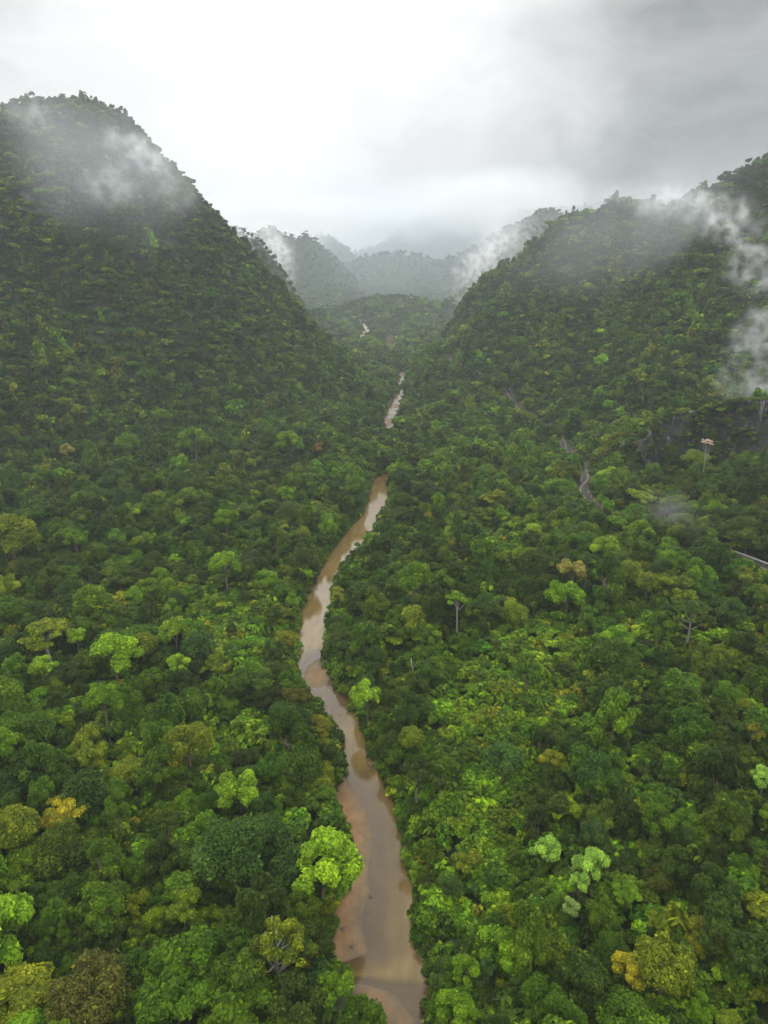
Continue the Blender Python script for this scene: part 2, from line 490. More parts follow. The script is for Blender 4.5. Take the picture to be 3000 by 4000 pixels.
ROAD = np.stack([sm(np.interp(_q, _seg, _rp[:, 0]), 3), sm(np.interp(_q, _seg, _rp[:, 1]), 3), np.zeros(len(_q))], 1)
ROAD[:, 2] = sm(ground(ROAD[:, 0], ROAD[:, 1]), 12) + 0.2
TRACK_PX = [(1452, 1318), (1445, 1300), (1432, 1282), (1418, 1265), (1402, 1250), (1390, 1240)]
_tp = np.array([hit(a, b) for a, b in TRACK_PX])
_sg = np.concatenate([[0], np.cumsum(np.linalg.norm(np.diff(_tp[:, :2], axis=0), axis=1))]); _q2 = np.arange(0, _sg[-1], 3.0)
TRACK = np.stack([sm(np.interp(_q2, _sg, _tp[:, k]), 3) for k in range(2)] + [np.zeros(len(_q2))], 1)
TRACK[:, 2] = sm(ground(TRACK[:, 0], TRACK[:, 1]), 6) + 0.4


def line_d(x, y, L):
    """distance to a polyline and the z of its closest point"""
    best = np.full(np.shape(x), 1e9); z = np.zeros(np.shape(x))
    for a, b, c in L:
        q = (x - a) ** 2 + (y - b) ** 2
        m = q < best
        best = np.where(m, q, best); z = np.where(m, c, z)
    return np.sqrt(best), z


ROADM = np.full(MX.shape, 1e9)
for L, half in ((ROAD, 2.8), (TRACK, 2.6)):
    lo, hi = L[:, :2].min(0) - 25, L[:, :2].max(0) + 25
    m = (MX > lo[0]) & (MX < hi[0]) & (MY > lo[1]) & (MY < hi[1])
    dd, zz = line_d(MX[m], MY[m], L)
    f = 1 - sstep(half + 2.0, half + 11, dd)
    GZ[m] = GZ[m] * (1 - f) + (zz - 0.35) * f
    ROADM[m] = np.minimum(ROADM[m], dd)

# ------------------------------------------------------------------ materials of the setting
gm, t, out = new_mat('ground')
p = t.node('ShaderNodeBsdfPrincipled')
pos = t.node('ShaderNodeNewGeometry').outputs['Position']
wet = t.node('ShaderNodeAttribute', attribute_name='sand')
rock = t.node('ShaderNodeAttribute', attribute_name='rock')
earth = t.node('ShaderNodeAttribute', attribute_name='earth')
n1 = t.noise(pos, 0.12, 6.0); n2 = t.noise(pos, 1.5, 5.0)
green = t.mix(t.ramp(n1, 0.35, 0.65), (0.014, 0.028, 0.005), (0.030, 0.055, 0.008))
green = t.mix(t.ramp(n2, 0.62, 0.75), green, (0.034, 0.040, 0.014))
sandn = t.noise(pos, 0.35, 5.0)
dry = t.mix(t.ramp(sandn, 0.35, 0.65), (0.165, 0.086, 0.030), (0.205, 0.116, 0.046))
dry = t.mix(t.ramp(t.noise(pos, 2.4, 4.0), 0.58, 0.72), dry, (0.12, 0.072, 0.040))
damp = t.mix(t.ramp(sandn, 0.35, 0.65), (0.110, 0.078, 0.042), (0.132, 0.096, 0.054))
sepz = t.node('ShaderNodeSeparateXYZ'); t.put(sepz.inputs[0], pos)
sandc = t.mix(t.ramp(t.math('ADD', sepz.outputs[2], t.math('MULTIPLY', t.math('SUBTRACT', sandn, 0.5), 0.5)), -0.05, 0.34), damp, dry)
stone_map = t.vmath('MULTIPLY', pos, (0.25, 0.25, 0.05))
stone = t.mix(t.ramp(t.noise(stone_map, 1.0, 6.0), 0.4, 0.7), (0.045, 0.042, 0.045), (0.13, 0.125, 0.13))
c = t.mix(wet.outputs['Fac'], green, sandc)
c = t.mix(rock.outputs['Fac'], c, stone)
c = t.mix(earth.outputs['Fac'], c, (0.36, 0.22, 0.12))
t.put(p.inputs['Base Color'], c); t.put(p.inputs['Roughness'], 0.85)
bmp = t.node('ShaderNodeBump'); t.put(bmp.inputs['Height'], n2); t.put(bmp.inputs['Strength'], 0.15); t.put(bmp.inputs['Distance'], 0.3)
t.l.new(bmp.outputs[0], p.inputs['Normal'])
t.l.new(p.outputs[0], out.inputs[0])

nx, ny = len(GX), len(GY)
V = np.stack([MX.ravel(), MY.ravel(), GZ.ravel()], 1)
ii = (np.arange(ny - 1)[:, None] * nx + np.arange(nx - 1)[None]).ravel()
gme = new_mesh('ground', V, [np.stack([ii, ii + 1, ii + nx + 1, ii + nx], 1)], [gm], smooth=True)
gd = river_d(MX.ravel(), MY.ravel())[0]
sandv = 1 - sstep(-0.2, 0.9, gd + 0.5 * fbm(MX.ravel(), MY.ravel(), 4, 3, 2))
fattr(gme, 'sand', sandv, 'POINT')
ROCKS = [(hit(140, 770), 34, 44), (hit(90, 860), 26, 26), (hit(480, 860), 14, 22), (hit(60, 1560), 14, 12), (hit(860, 930), 22, 26), (hit(1845, 1150), 10, 14), (hit(2325, 880), 10, 12)]
rk = np.zeros(len(V))
for P, rx, rz in ROCKS:
    q = np.sqrt(((V[:, 0] - P[0]) / rx) ** 2 + ((V[:, 1] - P[1]) / (rx * 1.4)) ** 2 + ((V[:, 2] - P[2]) / rz) ** 2)
    rk = np.maximum(rk, 1 - sstep(0.6, 1.1, q))
fattr(gme, 'rock', rk, 'POINT')
ev = 0.55 * (1 - sstep(3.0, 4.6, ROADM.ravel()))
for px, py, r in ((1418, 1312, 14), (1430, 1300, 9)):
    P = hit(px, py); ev = np.maximum(ev, 1 - sstep(0.6, 1.1, np.hypot(V[:, 0] - P[0], (V[:, 1] - P[1]) / 1.8) / r))
fattr(gme, 'earth', ev, 'POINT')
g = link('ground', gme); tag(g, 'forested valley floor and hillsides with orange sand at the river', kind='structure')

# river water: muddy, the bed shows where it is shallow
wm, t, out = new_mat('river_water')
dep = t.node('ShaderNodeAttribute', attribute_name='depth').outputs['Fac']
pos = t.node('ShaderNodeNewGeometry').outputs['Position']
nz = t.noise(t.vmath('MULTIPLY', pos, (1.0, 0.3, 1.0)), 0.5, 4.0)
mud = t.mix(t.ramp(nz, 0.35, 0.65), (0.138, 0.093, 0.029), (0.178, 0.124, 0.043))
dif = t.node('ShaderNodeBsdfDiffuse'); t.put(dif.inputs[0], mud)
tr = t.node('ShaderNodeBsdfTransparent'); t.put(tr.inputs[0], (0.90, 0.85, 0.78))
body = t.node('ShaderNodeMixShader'); t.put(body.inputs[0], t.ramp(dep, 0.02, 0.75, 0.12, 0.97))
t.l.new(tr.outputs[0], body.inputs[1]); t.l.new(dif.outputs[0], body.inputs[2])
gl = t.node('ShaderNodeBsdfGlossy'); t.put(gl.inputs['Roughness'], 0.06)
fr = t.node('ShaderNodeFresnel'); t.put(fr.inputs[0], 1.40)
rip = t.noise(t.vmath('MULTIPLY', pos, (1.0, 1.6, 1.0)), 1.3, 4.0)
bmp = t.node('ShaderNodeBump'); t.put(bmp.inputs['Height'], rip); t.put(bmp.inputs['Strength'], 0.10); t.put(bmp.inputs['Distance'], 0.12)
t.l.new(bmp.outputs[0], gl.inputs['Normal']); t.l.new(bmp.outputs[0], fr.inputs['Normal'])
mx = t.node('ShaderNodeMixShader'); t.l.new(fr.outputs[0], mx.inputs[0])
t.l.new(body.outputs[0], mx.inputs[1]); t.l.new(gl.outputs[0], mx.inputs[2]); t.l.new(mx.outputs[0], out.inputs[0])
wy = np.concatenate([np.arange(-250, 50, 6), np.arange(50, 320, 1.0), np.arange(320, 700, 2.5), np.arange(700, 1262, 6)])
wl, wr = np.interp(wy, _ys, _xl) - 1.5, np.interp(wy, _ys, _xr) + 1.5
tt = np.linspace(0, 1, 26)
WX = wl[:, None] * (1 - tt) + wr[:, None] * tt; WYY = np.repeat(wy[:, None], 26, 1)
V = np.stack([WX.ravel(), WYY.ravel(), np.zeros(WX.size)], 1)
ii = (np.arange(len(wy) - 1)[:, None] * 26 + np.arange(25)[None]).ravel()
wme = new_mesh('river', V, [np.stack([ii, ii + 1, ii + 27, ii + 26], 1)], [wm], smooth=True)
fattr(wme, 'depth', np.clip(-ground(V[:, 0], V[:, 1]), 0, 2), 'POINT')
o = link('river', wme); tag(o, 'brown muddy river winding through the forest', kind='structure')

# road and track
am = plain('asphalt', (0.048, 0.045, 0.045), 0.85, 0.3, 0.4)
ym = plain('road_paint_yellow', (0.45, 0.30, 0.07), 0.7, 0.1)
wp = plain('road_paint_white', (0.35, 0.345, 0.33), 0.7, 0.1)
dm = plain('dirt_track', (0.42, 0.36, 0.29), 0.9, 0.2, 0.5)


def ribbon(L, offs, dz=0.0, skirt=False):
    T = np.gradient(L[:, :2], axis=0); T /= np.linalg.norm(T, axis=1)[:, None]
    N = np.stack([T[:, 1], -T[:, 0]], 1)
    rows = []
    for o_, z_ in offs:
        rows.append(np.column_stack([L[:, 0] + N[:, 0] * o_, L[:, 1] + N[:, 1] * o_, L[:, 2] + dz + z_]))
    V = np.stack(rows, 1); m = len(offs)
    ii = (np.arange(len(L) - 1)[:, None] * m + np.arange(m - 1)[None]).ravel()
    return V.reshape(-1, 3), [np.stack([ii, ii + m, ii + m + 1, ii + 1], 1)]


def ribbon_obj(name, L, offs, mat, dz=0.0):
    return link(name, new_mesh(name, *ribbon(L, offs, dz), [mat]))


tag(ribbon_obj('road', ROAD, [(-3.9, -1.4), (-2.9, 0), (0, 0.05), (2.9, 0), (3.9, -1.4)], am), 'grey asphalt road winding along the foot of the hill', kind='structure')
tag(ribbon_obj('road_markings', ROAD, [(-0.14, 0.05), (0.14, 0.05)], ym, 0.012), 'yellow centre line of the asphalt road', kind='structure')
tag(ribbon_obj('road_edge_line', ROAD, [(-2.72, 0.006), (-2.58, 0.006)], wp, 0.012), 'white edge line of the asphalt road', kind='structure')
tag(ribbon_obj('track', TRACK, [(-4.0, -1.5), (-3.0, 0), (3.0, 0), (4.0, -1.5)], dm), 'pale track far up the valley', kind='structure')


# ------------------------------------------------------------------ cliff spur near the road side
def cliff(name, pts, deep, label, seed):
    """rock face hanging from a crest line; pts are (photo x, photo y, distance)"""
    Q = np.array([px_dir(a, b) * Y + np.array([0, 0, CAM_H]) for a, b, Y in pts])
    sg = np.concatenate([[0], np.cumsum(np.linalg.norm(np.diff(Q[:, :2], axis=0), axis=1))])
    q = np.arange(0, sg[-1], 0.7)
    L = np.stack([np.interp(q, sg, Q[:, k]) for k in range(3)], 1)
    L[:, 2] += 3.5 * fbm(q, q * 0, 14, 4, seed + 7)
    n = len(L); T = np.gradient(L[:, :2], axis=0); T /= np.linalg.norm(T, axis=1)[:, None]
    out = np.stack([T[:, 1], -T[:, 0]], 1)
    if out[:, 1].mean() > 0: out = -out
    m = 46; rows = []
    ends = np.minimum(np.arange(n), n - 1 - np.arange(n)) / 14.0
    edge = np.clip(ends, 0, 1) ** 0.6
    for j in range(m):
        v = j / (m - 1)
        if v < 0.12:
            w_ = v / 0.12; off = -9 * (1 - w_); z = L[:, 2] - 1.5 * (1 - w_) ** 2 * 2
        else:
            w_ = (v - 0.12) / 0.88; off = 5.5 * w_ ** 1.5; z = L[:, 2] - deep * w_ * (0.35 + 0.65 * edge)
        rib = 3.4 * np.abs(fbm(q, np.full(n, z.mean() * 0.12), 8, 4, seed)) + 2.4 * fbm(q, z, 5.0, 4, seed + 4) + 5.0 * fbm(q, z * 0.4, 22, 3, seed + 9)
        o_ = off + np.minimum(1, v * 6) * rib
        rows.append(np.column_stack([L[:, 0] + out[:, 0] * o_, L[:, 1] + out[:, 1] * o_, z + 0.8 * fbm(q, np.full(n, j * 1.3), 4, 3, seed + 2)]))
    V = np.stack(rows, 1).reshape(-1, 3)
    ii = (np.arange(n - 1)[:, None] * m + np.arange(m - 1)[None]).ravel()
    o = link(name, new_mesh(name, V, [np.stack([ii, ii + 1, ii + m + 1, ii + m], 1)], [rockm]))
    tag(o, label, kind='structure')
    return L, out


rockm, t, out_ = new_mat('limestone')
p = t.node('ShaderNodeBsdfPrincipled'); pos = t.node('ShaderNodeNewGeometry').outputs['Position']
streak = t.noise(t.vmath('MULTIPLY', pos, (0.55, 0.55, 0.05)), 1.0, 6.0, 0.6)
patch = t.noise(pos, 0.06, 4.0)
speck = t.noise(pos, 1.6, 5.0)
c = t.mix(t.ramp(streak, 0.40, 0.62), (0.012, 0.011, 0.011), (0.034, 0.031, 0.031))
c = t.mix(t.math('MULTIPLY', t.ramp(streak, 0.56, 0.66), t.ramp(patch, 0.47, 0.56)), c, (0.24, 0.225, 0.22))
c = t.mix(t.math('MULTIPLY', t.ramp(speck, 0.5, 0.62), 0.75), c, (0.035, 0.05, 0.018))
t.put(p.inputs['Base Color'], c); t.put(p.inputs['Roughness'], 0.85)
b_ = t.node('ShaderNodeBump'); t.put(b_.inputs['Height'], streak); t.put(b_.inputs['Strength'], 0.7); t.put(b_.inputs['Distance'], 0.8)
t.l.new(b_.outputs[0], p.inputs['Normal']); t.l.new(p.outputs[0], out_.inputs[0])
CL = cliff('cliff', CLIFF_PX, 24, 'dark limestone cliff with white streaks above the road', 3)

# ------------------------------------------------------------------ trees
def leaf_mat(name, rough=0.5, trans=0.24, warm=(1.25, 1.2, 0.5), spec=0.08):
    m, t, out = new_mat(name)
    tint = t.node('ShaderNodeAttribute', attribute_name='tint', attribute_type='INSTANCER').outputs['Color']
    tone = t.node('ShaderNodeAttribute', attribute_name='tone').outputs['Fac']
    cv = t.node('ShaderNodeCombineXYZ')                  # young leaves are lighter and yellower, old ones deeper
    for i_, e_ in enumerate((1.2, 1.0, 0.7)):
        t.put(cv.inputs[i_], t.math('POWER', tone, e_))
    base = t.vmath('MULTIPLY', tint, cv.outputs[0])
    p = t.node('ShaderNodeBsdfPrincipled')
    t.put(p.inputs['Base Color'], base); t.put(p.inputs['Roughness'], rough); t.put(p.inputs['Specular IOR Level'], spec)
    tl = t.node('ShaderNodeBsdfTranslucent'); t.put(tl.inputs[0], t.vmath('MULTIPLY', base, warm))
    mx = t.node('ShaderNodeMixShader'); t.put(mx.inputs[0], trans)
    t.l.new(p.outputs[0], mx.inputs[1]); t.l.new(tl.outputs[0], mx.inputs[2]); t.l.new(mx.outputs[0], out.inputs[0])
    return m


LEAF = leaf_mat('leaves')
BARK = plain('bark', (0.12, 0.095, 0.07), 0.9, 0.4, 2.0)
PALE_BARK = plain('pale_bark', (0.22, 0.205, 0.175), 0.85, 0.25, 2.0)


def rnd_dirs(n, r, zmin=-1.0):
    z = r.uniform(zmin, 1, n); a = r.uniform(0, 2 * math.pi, n); q = np.sqrt(1 - z * z)
    return np.stack([q * np.cos(a), q * np.sin(a), z], 1)


def norm_rows(v):
    return v / (np.linalg.norm(v, axis=1)[:, None] + 1e-9)


def leaf_quads(pos, nrm, size, r, aspect=0.5, fold=0.12, along=None):
    n = len(pos)
    ref = rnd_dirs(n, r) if along is None else along + 0.35 * rnd_dirs(n, r)
    tan = norm_rows(ref - nrm * np.sum(ref * nrm, 1)[:, None])
    b = np.cross(nrm, tan)
    sz = np.asarray(size)[:, None]
    P = np.stack([pos - tan * sz * 0.5, pos + b * sz * aspect * 0.5 + nrm * sz * fold, pos + tan * sz * 0.5, pos - b * sz * aspect * 0.5 + nrm * sz * fold], 1)
    return P.reshape(-1, 3), np.arange(4 * n).reshape(-1, 4)


def crown_data(seed, style, n_leaf, leaf, big=1.0):
    """unit-ish crown of radius about 1 (times 5 m); returns leaf vertices, faces, tone per face. Crown centre at z=0"""
    r = np.random.default_rng(seed)
    Rr = 5.0
    if style == 'round':
        nl = 30; d = rnd_dirs(nl, r, -0.25); rad = r.uniform(0.22, 0.40, nl) * Rr
        c = d * (Rr * r.uniform(0.55, 0.82, nl))[:, None] * np.array([1, 1, 0.85])
        up, flat = 0.45, 1.0
    elif style == 'billow':                           # clear pompoms of bright leaves
        nl = 22; d = rnd_dirs(nl, r, -0.15); rad = r.uniform(0.20, 0.36, nl) * Rr
        c = d * (Rr * r.uniform(0.5, 0.9, nl))[:, None] * np.array([1, 1, 0.95])
        up, flat = 0.55, 0.85
    elif style == 'lumpy':                            # irregular: a few big limbs with their own heads
        k = 5; a = r.uniform(0, 6.28, k); heads = np.stack([np.cos(a) * 2.6, np.sin(a) * 2.6, r.uniform(-1.6, 2.2, k)], 1)
        nl = 32; h = heads[r.integers(0, k, nl)]
        c = h + rnd_dirs(nl, r, -0.3) * r.uniform(0.8, 2.1, nl)[:, None]; rad = r.uniform(0.16, 0.30, nl) * Rr
        up, flat = 0.5, 0.8
    elif style == 'spread':                           # flat layered plates
        nl = 26; a = r.uniform(0, 6.28, nl); q = np.sqrt(r.uniform(0, 1, nl)) * Rr * 0.85
        c = np.stack([np.cos(a) * q, np.sin(a) * q, 1.2 - (q / Rr) ** 2 * 2.2 + r.uniform(-1.1, 0.5, nl)], 1); rad = r.uniform(0.20, 0.34, nl) * Rr
        up, flat = 0.8, 0.38
    elif style == 'vine':                             # tall, hung all over with creepers
        nl = 34; z = r.uniform(-1, 1, nl); a = r.uniform(0, 6.28, nl); q = (0.75 - 0.42 * z) * Rr * 0.75 * r.uniform(0.75, 1.05, nl)
        c = np.stack([np.cos(a) * q, np.sin(a) * q, z * Rr * 1.0], 1); rad = r.uniform(0.16, 0.27, nl) * Rr
        up, flat = 0.25, 1.45
    elif style == 'tall':                             # upright oval
        nl = 34; d = rnd_dirs(nl, r, -0.6); rad = r.uniform(0.18, 0.30, nl) * Rr
        c = d * (Rr * r.uniform(0.45, 0.8, nl))[:, None] * np.array([0.78, 0.78, 1.35])
        up, flat = 0.45, 1.0
    elif style == 'thin':                             # open crown, sky and limbs show through
        nl = 26; d = rnd_dirs(nl, r, -0.35); rad = r.uniform(0.13, 0.24, nl) * Rr
        c = d * (Rr * r.uniform(0.45, 0.95, nl))[:, None] * np.array([1, 1, 0.75])
        up, flat = 0.5, 0.7
    elif style == 'mound':                            # thicket shrub
        nl = 18; d = rnd_dirs(nl, r, 0.0); rad = r.uniform(0.22, 0.40, nl) * Rr
        c = d * (Rr * r.uniform(0.3, 0.8, nl))[:, None] * np.array([1, 1, 0.42])
        up, flat = 0.55, 0.7
    w_ = rad ** 2; k = r.choice(nl, n_leaf, p=w_ / w_.sum())
    dirs = rnd_dirs(n_leaf, r); dirs[:, 2] += up * 0.9; dirs = norm_rows(dirs)
    if style == 'vine':
        dirs[:, :2] += norm_rows(c)[k][:, :2] * 0.8; dirs = norm_rows(dirs)
    lump = 1 + 0.16 * np.sin(dirs[:, 0] * 7 + k) * np.sin(dirs[:, 1] * 7 + 2 * k) + 0.08 * np.sin(dirs[:, 2] * 13 + k)
    rr = rad[k] * lump * (1 - np.abs(r.normal(0, 0.13, n_leaf)))
    pos = c[k] + dirs * rr[:, None] * np.array([1, 1, flat])
    keep = np.ones(n_leaf, bool)
    nrm = norm_rows(dirs * 0.7 + np.array([0, 0, 0.55]) + rnd_dirs(n_leaf, r) * 0.62)
    along = None
    if style == 'vine':
        along = np.tile(np.array([0, 0, -1.0]), (n_leaf, 1)) + dirs * 0.4
    size = leaf * r.lognormal(-0.08, 0.38, n_leaf)
    V, F = leaf_quads(pos, nrm, size, r, 0.55 if style != 'spread' else 0.7, 0.10, along)
    lobe_tone = r.lognormal(0.0, 0.20, nl)
    tone = np.clip(lobe_tone[k] * r.lognormal(0.0, 0.34, n_leaf), 0.35, 2.4)
    return V, F, tone, c, rad


def trunk_mb(seed, h0, lobes, r0=0.28, lean=0.0, n_limb=7, forks=True):
    """tapered trunk from z = -h0 - ... up into the crown, with limbs to its lobes"""
    r = np.random.default_rng(seed + 99)
    mb = MB()
    top = np.array([r.normal(0, 0.4), r.normal(0, 0.4), 0.6])
    zs = np.linspace(-h0, 0.6, 8)
    k = np.linspace(0, 1, 8)
    pts = np.stack([top[0] * k ** 1.5 + 0.25 * np.sin(k * 5 + seed), top[1] * k ** 1.5 + 0.25 * np.cos(k * 4 + seed), zs], 1)
    rad = r0 * (1.25 - 0.75 * k); rad[0] *= 1.5
    mb.tube(pts, rad, 8)
    for i in r.choice(len(lobes), min(n_limb, len(lobes)), replace=False):
        s_ = pts[r.integers(4, 7)]; e = lobes[i]
        m1 = s_ * 0.6 + e * 0.4 + np.array([0, 0, -0.35])
        q = np.linspace(0, 1, 5)[:, None]
        c_ = (1 - q) ** 2 * s_ + 2 * q * (1 - q) * m1 + q * q * e
        mb.tube(c_, r0 * np.linspace(0.5, 0.12, 5), 5)
    return mb


PROTO = {}


def proto(key, seed, style, n_leaf, leaf, h0=8.0, bark=BARK, r0=0.28, n_limb=7):
    V, F, tone, lobes, rad = crown_data(seed, style, n_leaf, leaf)
    me = new_mesh('crown_' + key, V, [F], [LEAF]); fattr(me, 'tone', tone)
    tm = trunk_mb(seed, h0, lobes, r0, n_limb=n_limb)
    tme = tm.mesh('trunk_' + key, [bark], True)
    PROTO[key] = dict(crown=me, trunk=tme, h0=h0, style=style, tmb=tm, V=V, F=F, tone=tone, bark=bark)
    return PROTO[key]


NEAR = []
for i, (st, n, lf) in enumerate([('round', 15000, .36), ('round', 13000, .44), ('billow', 14000, .38), ('billow', 12000, .46), ('lumpy', 15000, .36), ('lumpy', 12000, .44), ('spread', 12000, .40),
                                 ('spread', 14000, .34), ('vine', 16000, .34), ('vine', 13000, .42), ('tall', 16000, .34), ('tall', 13000, .42), ('thin', 8000, .36), ('round', 18000, .32)]):
    key = f'{st}_{i:02d}'; proto(key, 100 + i, st, n, lf); NEAR.append(key)
proto('pale_limbs', 301, 'thin', 5200, .40, 9.0, PALE_BARK, 0.30, 14)
proto('pale_plate', 302, 'spread', 6500, .42, 9.0, PALE_BARK, 0.30, 12)
proto('pale_umbrella', 303, 'spread', 5500, .5, 13.0, PALE_BARK, 0.30, 12)
proto('pale_flower', 304, 'thin', 3000, .55, 24.0, PALE_BARK, 0.34, 14)
proto('fine', 305, 'round', 14000, .36, 8.0)


def stuff_mesh(name, key, n_leaf=None, leaf=None, seed=0, style=None, trunk=True):
    """crown and trunk in one mesh, for the mass of far trees"""
    if style:
        V, F, tone, lobes, rad = crown_data(seed, style, n_leaf, leaf)
        tm = trunk_mb(seed, 8.0, lobes, 0.28, n_limb=3) if trunk else None
    else:
        P = PROTO[key]; V, F, tone, tm = P['V'], P['F'], P['tone'], P['tmb']
    if tm is None:
        me = new_mesh(name, V, [F], [LEAF]); fattr(me, 'tone', tone); return me
    Vt = np.concatenate(tm.V); Fs = [np.concatenate(f) + len(V) for f in tm.F.values()]
    nt = sum(len(f) for f in Fs)
    me = new_mesh(name, np.concatenate([V, Vt]), [F] + Fs, [LEAF, BARK], np.concatenate([np.zeros(len(F)), np.ones(nt)]))
    fattr(me, 'tone', np.concatenate([tone, np.ones(nt)]))
    return me


def scatter(name, label, meshes, P, scale, rz, tint, idx, kind='stuff'):
    """one object whose points carry copies of the meshes"""
    lib = bpy.data.collections.new(name + '_kinds')
    for i, me in enumerate(meshes):
        lib.objects.link(bpy.data.objects.new(f'{name}_kind_{i:02d}', me))
    me = bpy.data.meshes.new(name)
    me.vertices.add(len(P)); me.vertices.foreach_set('co', np.asarray(P, np.float32).ravel())
    fattr(me, 'size', scale, 'POINT', 'FLOAT_VECTOR')
    fattr(me, 'turn', np.stack([rng.normal(0, .06, len(P)), rng.normal(0, .06, len(P)), rz], 1), 'POINT', 'FLOAT_VECTOR')
    fattr(me, 'tint', tint, 'POINT', 'FLOAT_VECTOR')
    a = me.attributes.new('pick', 'INT', 'POINT'); a.data.foreach_set('value', np.asarray(idx, np.int32))
    ng = bpy.data.node_groups.new(name + '_scatter', 'GeometryNodeTree')
    ng.interface.new_socket('Geometry', in_out='INPUT', socket_type='NodeSocketGeometry')
    ng.interface.new_socket('Geometry', in_out='OUTPUT', socket_type='NodeSocketGeometry')
    N, L = ng.nodes, ng.links
    gi, go = N.new('NodeGroupInput'), N.new('NodeGroupOutput')
    ci = N.new('GeometryNodeCollectionInfo'); ci.inputs['Collection'].default_value = lib
    ci.inputs['Separate Children'].default_value = True; ci.inputs['Reset Children'].default_value = True
    ip = N.new('GeometryNodeInstanceOnPoints'); ip.inputs['Pick Instance'].default_value = True

    def att(nm, ty):
        n = N.new('GeometryNodeInputNamedAttribute'); n.data_type = ty; n.inputs['Name'].default_value = nm
        return n.outputs['Attribute']
    er = N.new('FunctionNodeEulerToRotation'); L.new(att('turn', 'FLOAT_VECTOR'), er.inputs[0])
    L.new(gi.outputs[0], ip.inputs['Points']); L.new(ci.outputs[0], ip.inputs['Instance'])
    L.new(att('pick', 'INT'), ip.inputs['Instance Index']); L.new(er.outputs[0], ip.inputs['Rotation'])
    L.new(att('size', 'FLOAT_VECTOR'), ip.inputs['Scale']); L.new(ip.outputs[0], go.inputs[0])
    o = link(name, me); md = o.modifiers.new('scatter', 'NODES'); md.node_group = ng
    return tag(o, label, kind=kind)


# leaf colours (real reflectances)
DARK, MID, FRESH, OLIVE, YELLOW, LIME, BROWN, BLUE = range(8)
TINTS = 0.95 * np.array([(0.029, 0.058, 0.004), (0.050, 0.104, 0.004), (0.084, 0.172, 0.005), (0.104, 0.146, 0.006), (0.205, 0.205, 0.008), (0.150, 0.28, 0.009), (0.068, 0.078, 0.010), (0.032, 0.074, 0.010)]) * np.array([1.07, 1.0, 0.95])


def pick_colour(n, x, y, r):
    z = fbm(x, y, 70, 3, 77)
    p = np.tile(np.array([0.29, 0.37, 0.15, 0.065, 0.0, 0.008, 0.003, 0.06]), (n, 1))
    p[:, DARK] *= np.clip(1 - 1.6 * z, 0.2, 3); p[:, FRESH] *= np.clip(1 + 2.5 * z, 0.1, 3); p[:, OLIVE] *= np.clip(1 + 2.5 * fbm(x, y, 90, 2, 78), 0.1, 3)
    side = np.clip(x / 150, -1, 1)
    p[:, OLIVE] *= 1 + 0.5 * np.abs(side)
    p /= p.sum(1)[:, None]
    c = (p.cumsum(1) < r.uniform(0, 1, n)[:, None]).sum(1)
    return np.minimum(c, 7)


def tints_of(c, r):
    k = TINTS[c] * r.lognormal(0, 0.16, len(c))[:, None]
    k[:, 0] *= r.lognormal(0, 0.11, len(c)); k[:, 2] *= r.lognormal(0, 0.15, len(c))
    return k


# places that stay open to view: the water and the road, as they show in the photograph
def poly_d(px, py, poly):
    """signed pixel distance to a polygon, negative inside"""
    poly = np.asarray(poly, float); q = np.roll(poly, -1, 0)
    best = np.full(px.shape, 1e9); ins = np.zeros(px.shape, bool)
    for (x0, y0), (x1, y1) in zip(poly, q):
        dx, dy = x1 - x0, y1 - y0
        tt = np.clip(((px - x0) * dx + (py - y0) * dy) / (dx * dx + dy * dy + 1e-9), 0, 1)
        best = np.minimum(best, np.hypot(px - x0 - tt * dx, py - y0 - tt * dy))
        c_ = ((y0 > py) != (y1 > py)) & (px < dx * (py - y0) / (dy if abs(dy) > 1e-9 else 1e-9) + x0)
        ins ^= c_
    return np.where(ins, -best, best)


_near = [r_ for r_ in RIV_PX if r_[0] >= 1880] + [(1866, 1452, 1512)]
OPEN = [([(a, y) for y, a, b in _near] + [(b, y) for y, a, b in _near[::-1]], 360.0)]
_far = [r_ for r_ in RIV_PX if 1450 <= r_[0] <= 1680]
OPEN.append(([(a, y) for y, a, b in _far] + [(b, y) for y, a, b in _far[::-1]], 640.0))
OPEN.append(([(2560, 1690), (2690, 1618), (2800, 1598), (3020, 1580), (3020, 1690), (2880, 1710), (2800, 1790), (2700, 1760), (2570, 1745)], 326.0))
OPEN.append(([(1513, 1352), (1508, 1335), (1514, 1322), (1530, 1320), (1528, 1338), (1534, 1352)], 1150.0))
for a_ in ([(2196, 1715), (2215, 1720), (2228, 1745), (2222, 1764), (2194, 1762)], [(2238, 1905), (2260, 1888), (2285, 1895), (2272, 1920), (2300, 1955), (2345, 2000), (2300, 2000), (2262, 1945)],
           [(2835, 2150), (2920, 2172), (3020, 2215), (3020, 2245), (2930, 2200), (2890, 2190)], [(1742, 1393), (1768, 1402), (1768, 1420), (1750, 1408)], [(1976, 1530), (1990, 1545), (1992, 1560), (1982, 1555)],
           [(1408, 1322), (1440, 1290), (1415, 1258), (1385, 1242), (1392, 1256), (1430, 1285), (1402, 1318)]):
    c_ = np.mean(a_, 0); P = hit(*c_); OPEN.append((a_, P[1] + 6))


def open_clear(px, py, Y):
    """how far (pixels) each picture point stays from the open places lying farther than it"""
    out = np.full(px.shape, 1e9)
    for poly, far in OPEN:
        a = np.asarray(poly); m = (Y < far) & (px > a[:, 0].min() - 400) & (px < a[:, 0].max() + 400) & (py > a[:, 1].min() - 400) & (py < a[:, 1].max() + 400)
        if m.any():
            out[m] = np.minimum(out[m], poly_d(px[m], py[m], poly))
    return out


